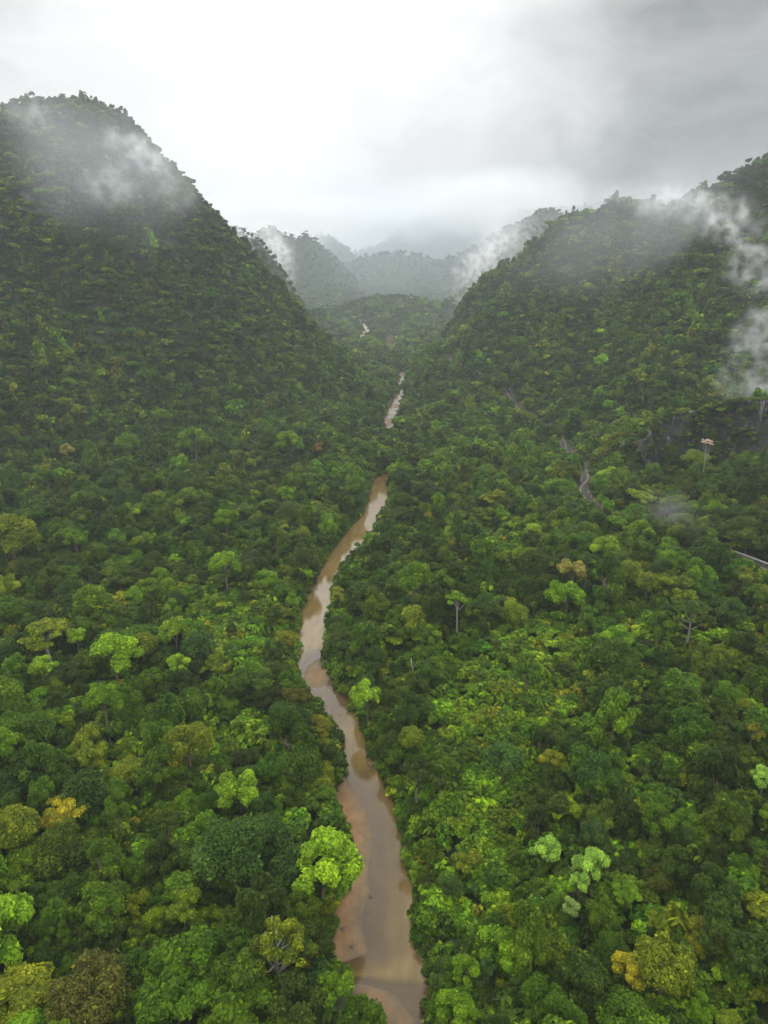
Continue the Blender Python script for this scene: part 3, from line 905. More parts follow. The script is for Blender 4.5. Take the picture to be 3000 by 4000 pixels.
def visible(P, above=12.0, margin=14.0):
    """not hidden behind a hill from the camera or a step beside it"""
    ok = np.ones(len(P), bool)
    top = P + np.array([0, 0, above + margin])
    for f in np.linspace(0.15, 0.97, 34):
        q = np.array([0, 0, CAM_H]) * (1 - f) + top * f
        ok &= q[:, 2] > ground(q[:, 0], q[:, 1])
    return ok


def in_frame(P, above, wide=260):
    px, py, dep = project(P + np.array([0, 0, above]))
    wd = np.where(dep < 420, 850, wide)                # trees stand beyond the picture's edges too
    return (dep > 5) & (px > -wd) & (px < 3000 + wd) & (py < 4800)


def jitter_grid(x0, x1, y0, y1, step, r):
    cx, cy_, ex = (x0 + x1) / 2, (y0 + y1) / 2, 0.72 * ((x1 - x0) + (y1 - y0))
    n = int(ex / step) + 1                             # the grid is turned and shaken so that no rows can be read
    xs, ys = np.meshgrid((np.arange(n) - n / 2) * step, (np.arange(n) - n / 2) * step * 0.92)
    xs = (xs + r.uniform(-.55, .55, xs.shape) * step).ravel(); ys = (ys + r.uniform(-.55, .55, ys.shape) * step).ravel()
    X, Y = cx + 0.83 * xs - 0.56 * ys, cy_ + 0.56 * xs + 0.83 * ys
    m = (X > x0) & (X < x1) & (Y > y0) & (Y < y1)
    return X[m], Y[m]


THICKET = [[(1560, 3020), (1690, 2900), (1700, 2640), (1560, 2560), (1640, 2520), (1900, 2560), (2050, 2380), (2300, 2420), (2350, 2620), (2300, 2760), (2180, 2950), (2080, 3200), (2080, 3500), (1960, 3650), (1800, 3640), (1680, 3420), (1600, 3200)],
           [(700, 2330), (900, 2280), (1020, 2330), (1120, 2440), (1040, 2560), (900, 2700), (800, 2560)], [(780, 2830), (1000, 2760), (1120, 2860), (1060, 3000), (880, 3000), (720, 2950)],
           [(1820, 2060), (2050, 2080), (2080, 2200), (1900, 2230)], [(1110, 1930), (1300, 1950), (1290, 2060), (1150, 2080)], [(2480, 2450), (3000, 2460), (3000, 2560), (2600, 2560)]]


def thicket_d(x, y, z):
    px, py, dep = project(np.stack([x, y, z + 3], 1))
    out = np.full(px.shape, 1e9)
    for a in THICKET:
        out = np.minimum(out, poly_d(px, py, a))
    return out


# ---- named single trees: (photo x, photo y of the crown's middle, crown radius in photo pixels, kind of crown, colour, height of the crown's middle, label)
HERO = [
    (1262, 3378, 138, 'billow_03', LIME, 11, 'large bright green billowing tree leaning over the orange sandbar'),
    (1434, 2722, 66, 'billow_03', LIME, 10, 'bright lime tree on the road bank beside the river, just below the sand island'),
    (1622, 2265, 76, 'round_00', FRESH, 12, 'fresh green domed tree on the road bank, beside the slim umbrella tree'),
    (1788, 2338, 52, 'pale_umbrella', FRESH, 15, 'umbrella-shaped tree on a tall bare pale trunk'),
    (880, 2215, 58, 'billow_02', LIME, 13, 'lime tree with two clear heads standing over dark creepers'),
    (682, 2188, 24, 'billow_03', LIME, 12, 'small narrow lime tree rising out of dark trees on the peak side'),
    (888, 2035, 56, 'lumpy_04', FRESH, 13, 'fresh green lumpy tree just behind the two-headed lime tree'),
    (50, 2105, 92, 'billow_02', OLIVE, 13, 'big yellow-green billowing tree at the left edge under the peak'),
    (300, 2112, 60, 'lumpy_05', FRESH, 12, 'fresh green rounded tree beside the big yellow-green tree under the peak'),
    (175, 2470, 105, 'pale_plate', OLIVE, 12, 'wide flat-topped olive tree showing pale trunks'),
    (168, 2608, 52, 'billow_03', LIME, 10, 'bright lime tree in front of the wide flat-topped olive tree'),
    (300, 2492, 46, 'lumpy_04', LIME, 11, 'lime tree between the flat-topped olive tree and the yellow-green dome'),
    (450, 2560, 88, 'billow_02', LIME, 12, 'broad yellow-lime dome tree, the brightest on the peak side slope'),
    (560, 2530, 60, 'round_01', OLIVE, 12, 'olive tree touching the broad yellow-lime dome'),
    (695, 2600, 46, 'billow_03', LIME, 12, 'lime tree with two pompoms at the edge of the creeper thicket'),
    (405, 2745, 66, 'billow_02', FRESH, 13, 'bright green tree on a creeper-wrapped trunk below the yellow-lime dome'),
    (40, 2905, 70, 'billow_03', FRESH, 11, 'bright green tree cut by the left edge of the view'),
    (735, 2905, 92, 'fine', OLIVE, 11, 'large olive dome tree with small pale leaves beside the thicket'),
    (350, 2935, 92, 'lumpy_05', OLIVE, 11, 'olive lumpy tree above the yellow tree'),
    (238, 3160, 84, 'spread_06', YELLOW, 13, 'bright yellow spreading tree on the peak side'),
    (455, 3170, 66, 'tall_10', MID, 12, 'tall mid green tree to the right of the yellow spreading tree'),
    (75, 3235, 92, 'round_01', OLIVE, 11, 'yellowish rounded tree below the yellow spreading tree'),
    (900, 3340, 155, 'round_13', BLUE, 10, 'very large bluish green dome tree left of the billowing tree at the sandbar'),
    (410, 3555, 100, 'billow_02', MID, 10, 'rounded green tree in the lower left, below the bluish dome'),
    (355, 3880, 155, 'fine', BROWN, 10, 'large brownish green feathery tree in the lower left corner'),
    (1090, 3700, 140, 'pale_limbs', OLIVE, 13, 'thin-crowned olive tree with white forked limbs beside the sandbar'),
    (1312, 3865, 84, 'lumpy_05', FRESH, 9, 'mid green bank tree below the sandbar beside the white-limbed tree'),
    (1812, 3800, 70, 'billow_03', FRESH, 9, 'bright green billowing tree at the road bank near the river bottom bend'),
    (1790, 3960, 90, 'billow_02', FRESH, 8, 'bright green tree at the lower edge where the river leaves the view'),
    (2130, 3318, 58, 'billow_03', LIME, 11, 'pale lime tree, leftmost of the pale cluster in the creepers'),
    (2312, 3385, 70, 'billow_02', LIME, 12, 'palest yellow-lime tree in the middle of the pale cluster'),
    (2264, 3456, 44, 'lumpy_04', LIME, 10, 'small pale lime tree just below the palest yellow-lime tree'),
    (2445, 3480, 58, 'spread_07', FRESH, 11, 'pale green tree with flat sprays to the right of the pale cluster'),
    (2238, 3545, 44, 'billow_03', OLIVE, 10, 'pale greyish lime treetop at the foot of the pale cluster'),
    (2462, 3795, 72, 'billow_02', YELLOW, 11, 'yellow billowing tree low on the road side'),
    (2600, 3770, 112, 'fine', OLIVE, 11, 'big olive dome tree with a yellow top beside the yellow billowing tree'),
    (2374, 2268, 96, 'vine_08', MID, 12, 'large creeper-draped green tower tree below the mist'),
    (2530, 2285, 50, 'round_01', OLIVE, 12, 'round yellow-green tree to the right of the creeper-draped tower tree'),
    (2238, 2235, 58, 'lumpy_04', OLIVE, 12, 'pale yellowish lumpy tree to the left of the creeper-draped tower tree'),
    (2702, 2385, 84, 'pale_plate', DARK, 14, 'dark spreading tree with a pale crooked trunk'),
    (2575, 2450, 62, 'billow_03', MID, 10, 'bright round tree left of the dark spreading tree'),
    (2400, 2800, 96, 'vine_09', FRESH, 13, 'bright creeper-covered tower tree in the middle of the road side forest'),
    (637, 1632, 36, 'round_00', FRESH, 12, 'fresh green rounded tree at the foot of the peak'),
    (760, 1735, 72, 'billow_02', FRESH, 13, 'broad fresh green tree at the foot of the peak'),
    (500, 1735, 50, 'round_13', FRESH, 12, 'green dome tree left of the broad fresh tree under the peak'),
    (258, 1762, 31, 'billow_03', YELLOW, 13, 'pale yellow round tree alone among dark trees under the peak'),
    (1135, 1740, 58, 'billow_02', FRESH, 13, 'bright lime tree on the valley floor where the river disappears'),
    (1238, 1755, 32, 'lumpy_05', BROWN, 13, 'orange-brown tree beside the bright lime tree where the river disappears'),
    (2765, 1728, 24, 'pale_flower', DARK, 22, 'slender tree with pinkish white blossom on a long pale trunk below the cliff'),
    (2980, 3045, 54, 'billow_02', LIME, 11, 'pale lime tree at the right edge of the view'),
    (2560, 3210, 66, 'billow_03', MID, 11, 'mid green tree above the pale cluster on the road side'),
    (1050, 1715, 50, 'tall_11', MID, 13, 'tall green tree standing left of the bright lime tree where the river disappears'),
]

HR = np.random.default_rng(5)
TREES = []          # dicts: P (crown middle), r (m), key, tint, label, group


def hero_at(px, py, rpx, key, col, hc, label):
    P = hit(px, py, hc)
    dep = project(P)[2][0]
    sc = rpx * dep / FPX / 5.0
    if 'trunk' not in label and 'limbs' not in label:  # the crown sits low enough to hide its trunk
        hc = min(hc, sc * 5 * 0.95 + 5.5)
        P = hit(px, py, hc); dep = project(P)[2][0]; sc = rpx * dep / FPX / 5.0
    hc2 = P[2] - ground(P[0], P[1])[0]
    t_ = TINTS[col] * HR.uniform(0.9, 1.1)
    if 'alest' in label or 'pale lime' in label: t_ = np.array([0.185, 0.33, 0.040])
    if 'greyish' in label: t_ = np.array([0.17, 0.25, 0.055])
    if 'orange-brown' in label: t_ = np.array([0.16, 0.11, 0.02])
    if 'pinkish' in label: t_ = np.array([0.46, 0.36, 0.30])
    if 'pale yellow' in label: t_ = np.array([0.21, 0.20, 0.04])
    return dict(P=P, s=sc, key=key, tint=t_, label=label, col=col, hc=hc2, rz=HR.uniform(0, 6.28), hero=True, rpx=rpx, px=px, py=py)


TREES = [hero_at(*h) for h in HERO]                   # in the order of HERO

# ---- the forest: every tree is placed first; the ones that show largest become single trees, the rest the forest mass
fr = np.random.default_rng(11)
zones = [(-330, 420, 40, 420, 5.3), (-700, 800, 420, 800, 6.0), (-1100, 1100, 800, 1350, 7.2), (-1500, 1500, 1350, 2100, 8.5), (-2200, 2200, 2100, 3600, 14.0)]
FX, FY, FS = [], [], []
for x0, x1, y0, y1, st in zones:
    a, b = jitter_grid(x0, x1, y0, y1, st, fr)
    FX.append(a); FY.append(b); FS.append(np.full(a.size, st))
# steep flanks show more of their surface, so more and smaller trees cling to them
a, b = jitter_grid(-700, 800, 380, 1000, 4.6, fr); z_ = ground(a, b)
gr_ = np.hypot(ground(a + 4, b) - z_, ground(a, b + 4) - z_) / 4
k_ = (z_ > 26) & (fr.uniform(0, 1, len(a)) < np.clip((gr_ - 0.45) * 0.9, 0, 0.95)); n_steep = int(k_.sum())
FX.append(a[k_]); FY.append(b[k_]); FS.append(np.full(n_steep, 4.59))
FX, FY, FS = map(np.concatenate, (FX, FY, FS))
m = np.abs(FX) < 0.66 * FY + 90
FX, FY, FS = FX[m], FY[m], FS[m]
FSC = np.clip(fr.lognormal(-0.34, 0.36, len(FX)), 0.34, 1.35) * np.where(FS == 4.59, 0.74, np.clip(FS / 6.6, 0.92, 1.75))        # crown radius = 5 m x scale
# trees that line the banks and lean over the water
bx, by, bs = [], [], []
for sd, L_ in ((-1, _xl), (1, _xr)):
    yy = np.arange(62, 700, 1.0); k_ = fr.uniform(0, 1, len(yy)) < np.where(yy < 400, 0.42, 0.25); yy = yy[k_]
    s_ = np.clip(fr.lognormal(-0.75, 0.30, len(yy)), 0.25, 0.85)
    bx.append(np.interp(yy, _ys, L_) + sd * (s_ * 5 * fr.uniform(0.75, 1.15, len(yy)) + 0.4)); by.append(yy); bs.append(s_)
bx, by, bs = map(np.concatenate, (bx, by, bs))
FX, FY, FSC = np.concatenate([FX, bx]), np.concatenate([FY, by]), np.concatenate([FSC, bs])
FS = np.concatenate([FS, np.full(len(bx), 6.2)]); ISB = np.arange(len(FX)) >= len(FX) - len(bx)
FZ = ground(FX, FY)
FSC = np.where(FZ > 45, FSC * 0.76, FSC); FSC = np.where((FZ > 45) & (FY > 420), np.minimum(FSC, 0.82 * np.maximum(1, FS / 8.0)), FSC)
FHC = FSC * 5.0 * fr.uniform(0.62, 1.0, len(FX)) + np.where(ISB, 0.2, fr.choice([1.2, 2.0, 5.0], len(FX), p=[.5, .38, .12]))
P = np.stack([FX, FY, FZ + FHC], 1)
ok = in_frame(P, 0.0)
FX, FY, FZ, FSC, FHC, P, FS, ISB = (v[ok] for v in (FX, FY, FZ, FSC, FHC, P, FS, ISB))
ok = visible(np.stack([FX, FY, FZ], 1))
rd = river_d(FX, FY)[0]
ok &= rd > 0.8
rd_road = np.minimum(line_d(FX, FY, ROAD[::2])[0], line_d(FX, FY, TRACK[::2])[0])
ok &= rd_road > 3.0
px, py, dep = project(P)
rp = FPX * FSC * 5.0 / np.maximum(dep, 1)
cl = open_clear(px, py, FY)
ok &= cl > rp * 0.70
th = thicket_d(FX, FY, FZ)
ok &= ~((th < 0) & (fr.uniform(0, 1, len(FX)) < 0.86) & ~ISB) | (FY > 420)
# bare rock on the mountains
for Pr, rx, rz in ROCKS:
    q = np.sqrt(((FX - Pr[0]) / rx) ** 2 + ((FY - Pr[1]) / (rx * 1.4)) ** 2 + ((FZ - Pr[2]) / rz) ** 2)
    ok &= ~((q < 0.9) & (fr.uniform(0, 1, len(FX)) < 0.5))
for T in TREES:                                        # make room for the named trees, and keep them in view
    dd = np.hypot(FX - T['P'][0], FY - T['P'][1])
    ok &= dd > T['s'] * 5 * 0.75
    inpx = np.hypot(px - T['px'], py - T['py'])
    ok &= ~((inpx < T['rpx'] * 0.85 + rp * 0.65) & (FY < T['P'][1]))
FX, FY, FZ, FSC, FHC, FS, px, py, dep, rp, th = (v[ok] for v in (FX, FY, FZ, FSC, FHC, FS, px, py, dep, rp, th))
FC = pick_colour(len(FX), FX, FY, fr)
for T in TREES:                                        # the bright named trees stand among plainer ones
    if T['col'] in (LIME, FRESH, YELLOW):
        nb = (np.hypot(px - T['px'], py - T['py']) < T['rpx'] * 2.0 + 25) & np.isin(FC, (LIME, FRESH, YELLOW, OLIVE))
        FC[nb] = fr.choice([DARK, MID, BLUE], nb.sum(), p=[.45, .45, .10])
FT = tints_of(FC, fr)
up = sstep(20, 140, FZ)[:, None]                       # the leaf tint is mixed towards a dull grey-green with height
FT = FT * (1 - 0.6 * up) + up * 0.6 * np.array([0.029, 0.037, 0.017])
FRZ = fr.uniform(0, 6.28, len(FX))
kinds_p = {DARK: [1, 4, 5, 4, 8, 9, 10, 11, 13, 12], MID: [0, 4, 5, 5, 8, 9, 10, 11, 12], FRESH: [0, 2, 3, 4, 5, 10], OLIVE: [1, 4, 5, 6, 7, 12], YELLOW: [2, 3, 6], LIME: [2, 3, 4], BROWN: [5, 7, 9, 12, 13], BLUE: [0, 1, 13, 10]}
FK = np.array([fr.choice(kinds_p[c]) for c in FC])
# creeper thickets keep only slight, low trees
FSC = np.where(th < 0, FSC * 0.75, FSC)

inside = (px > 10) & (px < 2990) & (py > 0) & (py < 3990) & (FY < 420)
order = np.argsort(-np.where(inside, rp, 0))
N_SINGLE = 300 - len(TREES)
single = np.zeros(len(FX), bool); single[order[:N_SINGLE]] = True
print('forest', len(FX), 'single', single.sum(), 'smallest px', rp[order[N_SINGLE - 1]])

COLNAME = {DARK: 'dark green', MID: 'mid green', FRESH: 'fresh green', OLIVE: 'olive', YELLOW: 'yellow', LIME: 'lime', BROWN: 'brownish', BLUE: 'bluish green'}
SHAPE = {'round': 'domed', 'billow': 'billowing', 'lumpy': 'lumpy', 'spread': 'flat-topped', 'vine': 'creeper-draped', 'tall': 'upright', 'thin': 'open-crowned', 'fine': 'feathery'}

for i in np.nonzero(single)[0]:
    TREES.append(dict(P=np.array([FX[i], FY[i], FZ[i] + FHC[i]]), s=FSC[i], key=NEAR[FK[i]], tint=FT[i], label=None, col=int(FC[i]), hc=FHC[i], rz=FRZ[i], hero=False, rpx=rp[i], px=px[i], py=py[i]))

# ---- labels for the unnamed ones: colour, shape and the landmark each stands next to
LAND = [(1268, 3375, 'billowing tree at the sandbar'), (1238, 2628, 'sand island'), (1788, 2338, 'umbrella-shaped tree'), (450, 2560, 'yellow-lime dome tree'), (238, 3160, 'yellow spreading tree'),
        (900, 3340, 'very large bluish dome tree'), (355, 3880, 'brownish feathery corner tree'), (1090, 3700, 'white-limbed tree'), (2312, 3385, 'palest lime tree'), (2530, 3780, 'yellow billowing tree'),
        (2374, 2268, 'creeper-draped tower tree'), (2702, 2385, 'pale crooked trunk'), (2400, 2800, 'bright creeper-covered tower'), (1800, 3880, 'bright trees at the lower bend'), (880, 2215, 'two-headed lime tree'),
        (50, 2105, 'big yellow-green edge tree'), (1480, 1900, 'upper river bend'), (735, 2905, 'olive dome with small leaves'), (2300, 1960, 'road bend'), (1434, 2722, 'bright lime bank tree'),
        (175, 2470, 'flat-topped olive tree'), (2940, 2200, 'guardrail'), (1500, 3000, 'driftwood snag'), (1578, 3325, 'driftwood stump')]
LA = np.array([(a, b) for a, b, _ in LAND], float)
cand = {}
for T in TREES:
    if T['label'] is None:
        q = np.hypot(LA[:, 0] - T['px'], (LA[:, 1] - T['py']) * 1.0)
        k = int(np.argmin(q)); dx, dy = T['px'] - LA[k, 0], T['py'] - LA[k, 1]
        ang = math.degrees(math.atan2(-dy, dx)) % 360
        way = ['right of', 'up and right of', 'beyond', 'up and left of', 'left of', 'down and left of', 'below', 'down and right of'][int(((ang + 22.5) % 360) // 45)]
        sh = SHAPE[T['key'].split('_')[0]]
        key = (COLNAME[T['col']], sh, way, LAND[k][2])
        cand.setdefault(key, []).append((q[k], T))
ORD = ['', 'second ', 'third ', 'fourth ', 'fifth ', 'sixth ', 'seventh ', 'eighth ', 'ninth ', 'tenth ']
for (c_, s_, w_, l_), lst in cand.items():
    lst.sort(key=lambda v: v[0])
    for n_, (_, T) in enumerate(lst):
        T['label'] = f'{c_} {s_} tree {w_} the {l_}' if len(lst) == 1 else f'{ORD[min(n_, 9)] or "first "}{c_} {s_} tree {w_} the {l_}'.strip()

GROUPS = {'billow': 'billowing trees of the valley forest'}
for T in TREES:
    pr = PROTO[T['key']]; s_ = T['s']
    base_z = ground(T['P'][0], T['P'][1])[0]
    sz = s_
    e = empty('tree', (T['P'][0], T['P'][1], base_z - 0.3), T['rz'])
    tag(e, T['label'], 'tree', 'trees of the valley forest')
    cz = T['P'][2] - base_z + 0.3
    k_ = float(HR.uniform(0.88, 1.12))
    co = link('crown', pr['crown'], e); co.location = (0, 0, cz); co.scale = (s_ * float(HR.uniform(0.85, 1.15)), s_ * float(HR.uniform(0.85, 1.15)), s_ * k_)
    co['tint'] = [float(v) for v in T['tint']]
    to = link('trunk', pr['trunk'], e)
    f = cz / pr['h0']                                  # the trunk runs from the ground into the crown
    to.location = (0, 0, cz); to.scale = (s_, s_, f)
    if pr['style'] == 'thin' or 'pale' in T['key']:
        to['label'] = 'pale bare trunk with forked limbs'

# ---- forest mass
near_m = [stuff_mesh(f'forest_near_{i:02d}', k) for i, k in enumerate(NEAR)]
far_styles = ['round', 'lumpy', 'billow', 'lumpy', 'tall', 'vine']
mid_m = [stuff_mesh(f'forest_mid_{i:02d}', None, 2600, 0.80, 400 + i, far_styles[i % 6]) for i in range(12)]
far_m = [stuff_mesh(f'forest_far_{i:02d}', None, 700, 1.5, 500 + i, far_styles[i % 5]) for i in range(10)]
MESHES = near_m + mid_m + far_m
rest = ~single
idx = np.where(FY[rest] < 330, FK[rest], np.where(FY[rest] < 800, 14 + fr.integers(0, 12, rest.sum()), 26 + fr.integers(0, 10, rest.sum())))
sc = FSC[rest][:, None] * fr.uniform(0.78, 1.25, (rest.sum(), 3))
PT = np.stack([FX[rest], FY[rest], FZ[rest] + FHC[rest]], 1)
scatter('forest', 'dense green rainforest covering the valley and the mountains', MESHES, PT, sc, FRZ[rest], FT[rest], idx)

# ---- undergrowth: shrubs and creepers that close the gaps between the trees
ur = np.random.default_rng(23)
UX, UY = jitter_grid(-300, 380, 45, 420, 2.7, ur)
a, b = jitter_grid(-650, 750, 420, 900, 5.5, ur)
yy = np.tile(np.arange(62, 420, 0.7), 2); hf = len(yy) // 2; sd = np.where(np.arange(len(yy)) < hf, -1, 1)
ex = np.where(sd < 0, np.interp(yy, _ys, _xl), np.interp(yy, _ys, _xr)) + sd * ur.uniform(0.3, 2.0, len(yy))
big = np.concatenate([np.ones(UX.size), np.full(a.size, 2.0), np.full(len(yy), 0.75)])
UX, UY = np.concatenate([UX, a, ex]), np.concatenate([UY, b, yy])
m = np.abs(UX) < 0.62 * UY + 60; UX, UY, big = UX[m], UY[m], big[m]
UZ = ground(UX, UY)
US = ur.lognormal(-1.0, 0.30, len(UX)) * big
UH = np.zeros(len(UX))
P = np.stack([UX, UY, UZ], 1)
ok = in_frame(P, 1.0, 200) & visible(P, 3, 8)
rd = river_d(UX, UY)[0]
ok &= rd > 0.1
ok &= np.minimum(line_d(UX, UY, ROAD[::2])[0], line_d(UX, UY, TRACK[::2])[0]) > 3.6 + US * 3
px, py, dep = project(P + np.array([0, 0, 1.0]))
rpu = FPX * US * 5 / np.maximum(dep, 1)
ok &= open_clear(px, py, UY) > rpu * 0.35
UX, UY, UZ, US, rd = (v[ok] for v in (UX, UY, UZ, US, rd))
th = thicket_d(UX, UY, UZ)
hump = np.clip(fbm(UX, UY, 14, 3, 91), -0.2, 0.9)
lift = np.where(th < 0, np.clip(2.0 + 6.0 * hump, 0.3, 7) * sstep(0, -60, th), np.clip(2.6 + 4.5 * hump, 0, 6)) * sstep(0.5, 7, rd)
px, py, dep = project(np.stack([UX, UY, UZ + lift + 1.0], 1)); rpu = FPX * US * 5 / np.maximum(dep, 1)
for T in TREES[:len(HERO)]:                            # creepers stay below the named trees
    nb = (np.hypot(px - T['px'], py - T['py']) < T['rpx'] * 0.95 + rpu * 0.6) & (UY < T['P'][1] + 1)
    lift[nb] = np.minimum(lift[nb], 0.6)
US = US * np.where(th < 0, 1.30, 1.12)
UC = ur.choice([DARK, MID, FRESH, OLIVE, BLUE], len(UX), p=[.30, .42, .16, .08, .04])
UT = tints_of(UC, ur)
UT = np.where((th < 20)[:, None], tints_of(ur.choice([MID, FRESH, OLIVE], len(UX), p=[.52, .38, .10]), ur), UT)
# shrubs clinging to the cliff and fringing its crest
CLL, CLO = CL; k = ur.integers(0, len(CLL), 620); w_ = np.where(np.arange(620) < 230, 0.0, ur.uniform(0.05, 1.0, 620))
cl_n = fbm(k * 0.7, w_ * 24, 7, 3, 61); kp = (w_ == 0) | (cl_n > -0.03); k, w_ = k[kp], w_[kp]
o_ = np.where(w_ == 0, ur.uniform(-8, 1.0, len(k)), 5.5 * w_ ** 1.5 + 2.5)
CP = CLL[k] + np.column_stack([CLO[k] * o_[:, None], -24 * w_ + ur.uniform(-0.3, 0.8, len(k)) + np.where(o_ < 0, o_ * 0.25, 0)])
CS = ur.lognormal(-1.1, 0.35, len(k)) * np.where(w_ == 0, 1.25, 0.8)
UX, UY, UZ = np.concatenate([UX, CP[:, 0]]), np.concatenate([UY, CP[:, 1]]), np.concatenate([UZ, CP[:, 2] - 0.4])
lift = np.concatenate([lift, np.zeros(len(k))]); US = np.concatenate([US, CS])
UT = np.concatenate([UT, tints_of(ur.choice([DARK, MID, OLIVE, BROWN], len(k), p=[.4, .3, .2, .1]), ur)])
shr = [stuff_mesh(f'undergrowth_{i:02d}', None, 1500, 1.25, 600 + i, ['mound', 'mound', 'lumpy', 'vine', 'mound', 'spread'][i % 6], False) for i in range(8)]
scatter('undergrowth', 'tangled shrubs and creepers under and between the trees', shr, np.stack([UX, UY, UZ + 0.4 + lift], 1),
        np.stack([US, US, US * ur.uniform(0.7, 1.1, len(UX))], 1), ur.uniform(0, 6.28, len(UX)), UT, ur.integers(0, 8, len(UX)))
print('undergrowth', len(UX))


# ------------------------------------------------------------------ guardrail, marker posts, driftwood, hut and mast
steel = plain('guardrail_steel', (0.42, 0.42, 0.40), 0.5, 0.12, 0.6, 0.15)
post_w = plain('post_paint', (0.72, 0.70, 0.66), 0.7, 0.15)
post_r = plain('post_red_band', (0.45, 0.05, 0.03), 0.7, 0.15)
T_ = np.gradient(ROAD[:, :2], axis=0); T_ /= np.linalg.norm(T_, axis=1)[:, None]
N_ = np.stack([T_[:, 1], -T_[:, 0]], 1)
rpx, rpy, _d = project(ROAD)


def far_side(i):                                       # offset to the road edge farther from the river
    return 1.0 if (N_[i, 0] > 0) else -1.0


gi = np.nonzero((rpx > 2820) & (rpx < 3170) & (rpy > 2100))[0]
if len(gi):
    s0 = far_side(gi[0])
    G = np.array([[ROAD[i, 0] + N_[i, 0] * 3.3 * s0, ROAD[i, 1] + N_[i, 1] * 3.3 * s0, ROAD[i, 2]] for i in gi])
    e = empty('guardrail', G[0]); tag(e, 'long pale steel guardrail along the asphalt road at the right edge', 'guardrail')
    for h in (0.55, 0.85):
        mb = MB(); off = G - G[0] + np.array([0, 0, h]); up = np.array([0, 0, 0.15])
        nn = np.column_stack([N_[gi], np.zeros(len(gi))]) * s0
        prof = [off - up, off - up * 0.4 - nn * 0.07, off + up * 0.4 - nn * 0.07, off + up, off + up + nn * 0.03, off - up + nn * 0.03]
        A = np.stack(prof, 1); k = 6; fs = []
        for i in range(len(gi) - 1):
            for j in range(k):
                j2 = (j + 1) % k; fs.append((i * k + j, i * k + j2, (i + 1) * k + j2, (i + 1) * k + j))
        mb.add(A.reshape(-1, 3), [fs]); mb.build('rail', steel, e)
    base = MB().box((0, 0, 0.15), (0.16, 0.16, 1.7)).box((0, 0, 1.01), (0.19, 0.19, 0.04)).mesh('post', [steel])
    for i in range(0, len(gi), 2):
        o = link('post', base, e); o.location = G[i] - G[0] + np.append(N_[gi[i]] * s0 * 0.13, 0)
mi = [i for i in np.nonzero((rpx > 2270) & (rpx < 2345) & (rpy > 1925) & (rpy < 2010))[0]]
mp = MB().box((0, 0, 0.45), (0.2, 0.2, 1.1)).box((0, 0, 1.03), (0.15, 0.15, 0.08)).mesh('marker_post', [post_w])
mr = MB().box((0, 0, 0.78), (0.215, 0.215, 0.16)).mesh('band', [post_r])
for n_, i in enumerate(mi[::3]):
    s0 = far_side(i); e = link('marker_post', mp); e.location = (ROAD[i, 0] + N_[i, 0] * 3.3 * s0, ROAD[i, 1] + N_[i, 1] * 3.3 * s0, ROAD[i, 2] - 0.25)
    tag(e, 'small white roadside marker post in the row along the road bend', 'marker post', 'marker posts along the road bend')
    b = link('band', mr, e)

wood = plain('driftwood', (0.11, 0.085, 0.062), 0.9, 0.4, 2.0)
wood_w = plain('bleached_wood', (0.33, 0.28, 0.22), 0.85, 0.3, 2.0)


def snag(name, px, py, label, cat, seed, size, mat, n=7, flat=0.5, z=0.0):
    r = np.random.default_rng(seed); P = px_plane(px, py, z)
    mb = MB()
    for i in range(n):
        a = r.uniform(0, 6.28); l = size * r.uniform(0.4, 1.0); up = r.uniform(-0.1, flat) * l
        q = np.linspace(0, 1, 6)[:, None]
        e_ = np.array([math.cos(a) * l, math.sin(a) * l, up])
        pts = q * e_ + np.array([0, 0, 0.15]) + np.sin(q * 4 + seed + i) * size * 0.06
        mb.tube(pts, np.linspace(0.16, 0.03, 6) * size / 3.0, 6)
        if i % 2 == 0:
            s_ = pts[3]; e2 = e_ * 0.5 + r.normal(0, size * 0.25, 3); e2[2] = abs(e2[2])
            mb.tube(s_ + np.linspace(0, 1, 4)[:, None] * (e2 - s_ * 0.3), np.linspace(0.07, 0.02, 4) * size / 3.0, 5)
    o = mb.build(name, mat, None, True); o.location = P
    return tag(o, label, cat)


snag('driftwood_snag', 1452, 2990, 'dark branching driftwood snag standing in the water below the bank trees', 'driftwood', 3, 4.2, wood, 9, 0.7)
snag('driftwood_stump', 1582, 3312, 'dark root stump washed against the road bank of the river', 'driftwood', 5, 2.6, wood, 9, 0.8)
snag('drift_branch', 1452, 3508, 'short brown branch lying in shallow water by the sandbar', 'driftwood', 8, 1.5, wood, 2, 0.15)
snag('drift_branch', 1645, 3742, 'thin pale branch stuck at the road bank near the bottom bend', 'driftwood', 9, 1.3, wood_w, 3, 0.3)
snag('fallen_branch', 1375, 3700, 'dark brown clump of twigs on the sandbar tail', 'driftwood', 12, 1.3, wood, 6, 0.3, 0.1)
snag('fallen_branch', 1340, 3625, 'dark twigs lying on the sandbar under the bank trees', 'driftwood', 14, 1.5, wood, 6, 0.3, 0.3)

# bare dead trunk among the creepers
P = hit(1620, 2655, 2.0); gz = ground(P[0], P[1])[0]
mb = MB(); q = np.linspace(0, 1, 7)[:, None]
mb.tube(np.array([0, 0, -1.0]) + q * np.array([-0.9, 0.3, 9.5]) + np.sin(q * 5) * 0.15, np.linspace(0.26, 0.10, 7), 8)
mb.tube(np.array([-0.55, 0.2, 5.4]) + q * np.array([1.1, 0.2, 1.6]), np.linspace(0.10, 0.03, 7), 6)
o = mb.build('dead_trunk', wood_w, None, True); o.location = (P[0], P[1], gz); tag(o, 'bare broken dead trunk standing in the creeper thicket', 'dead tree')

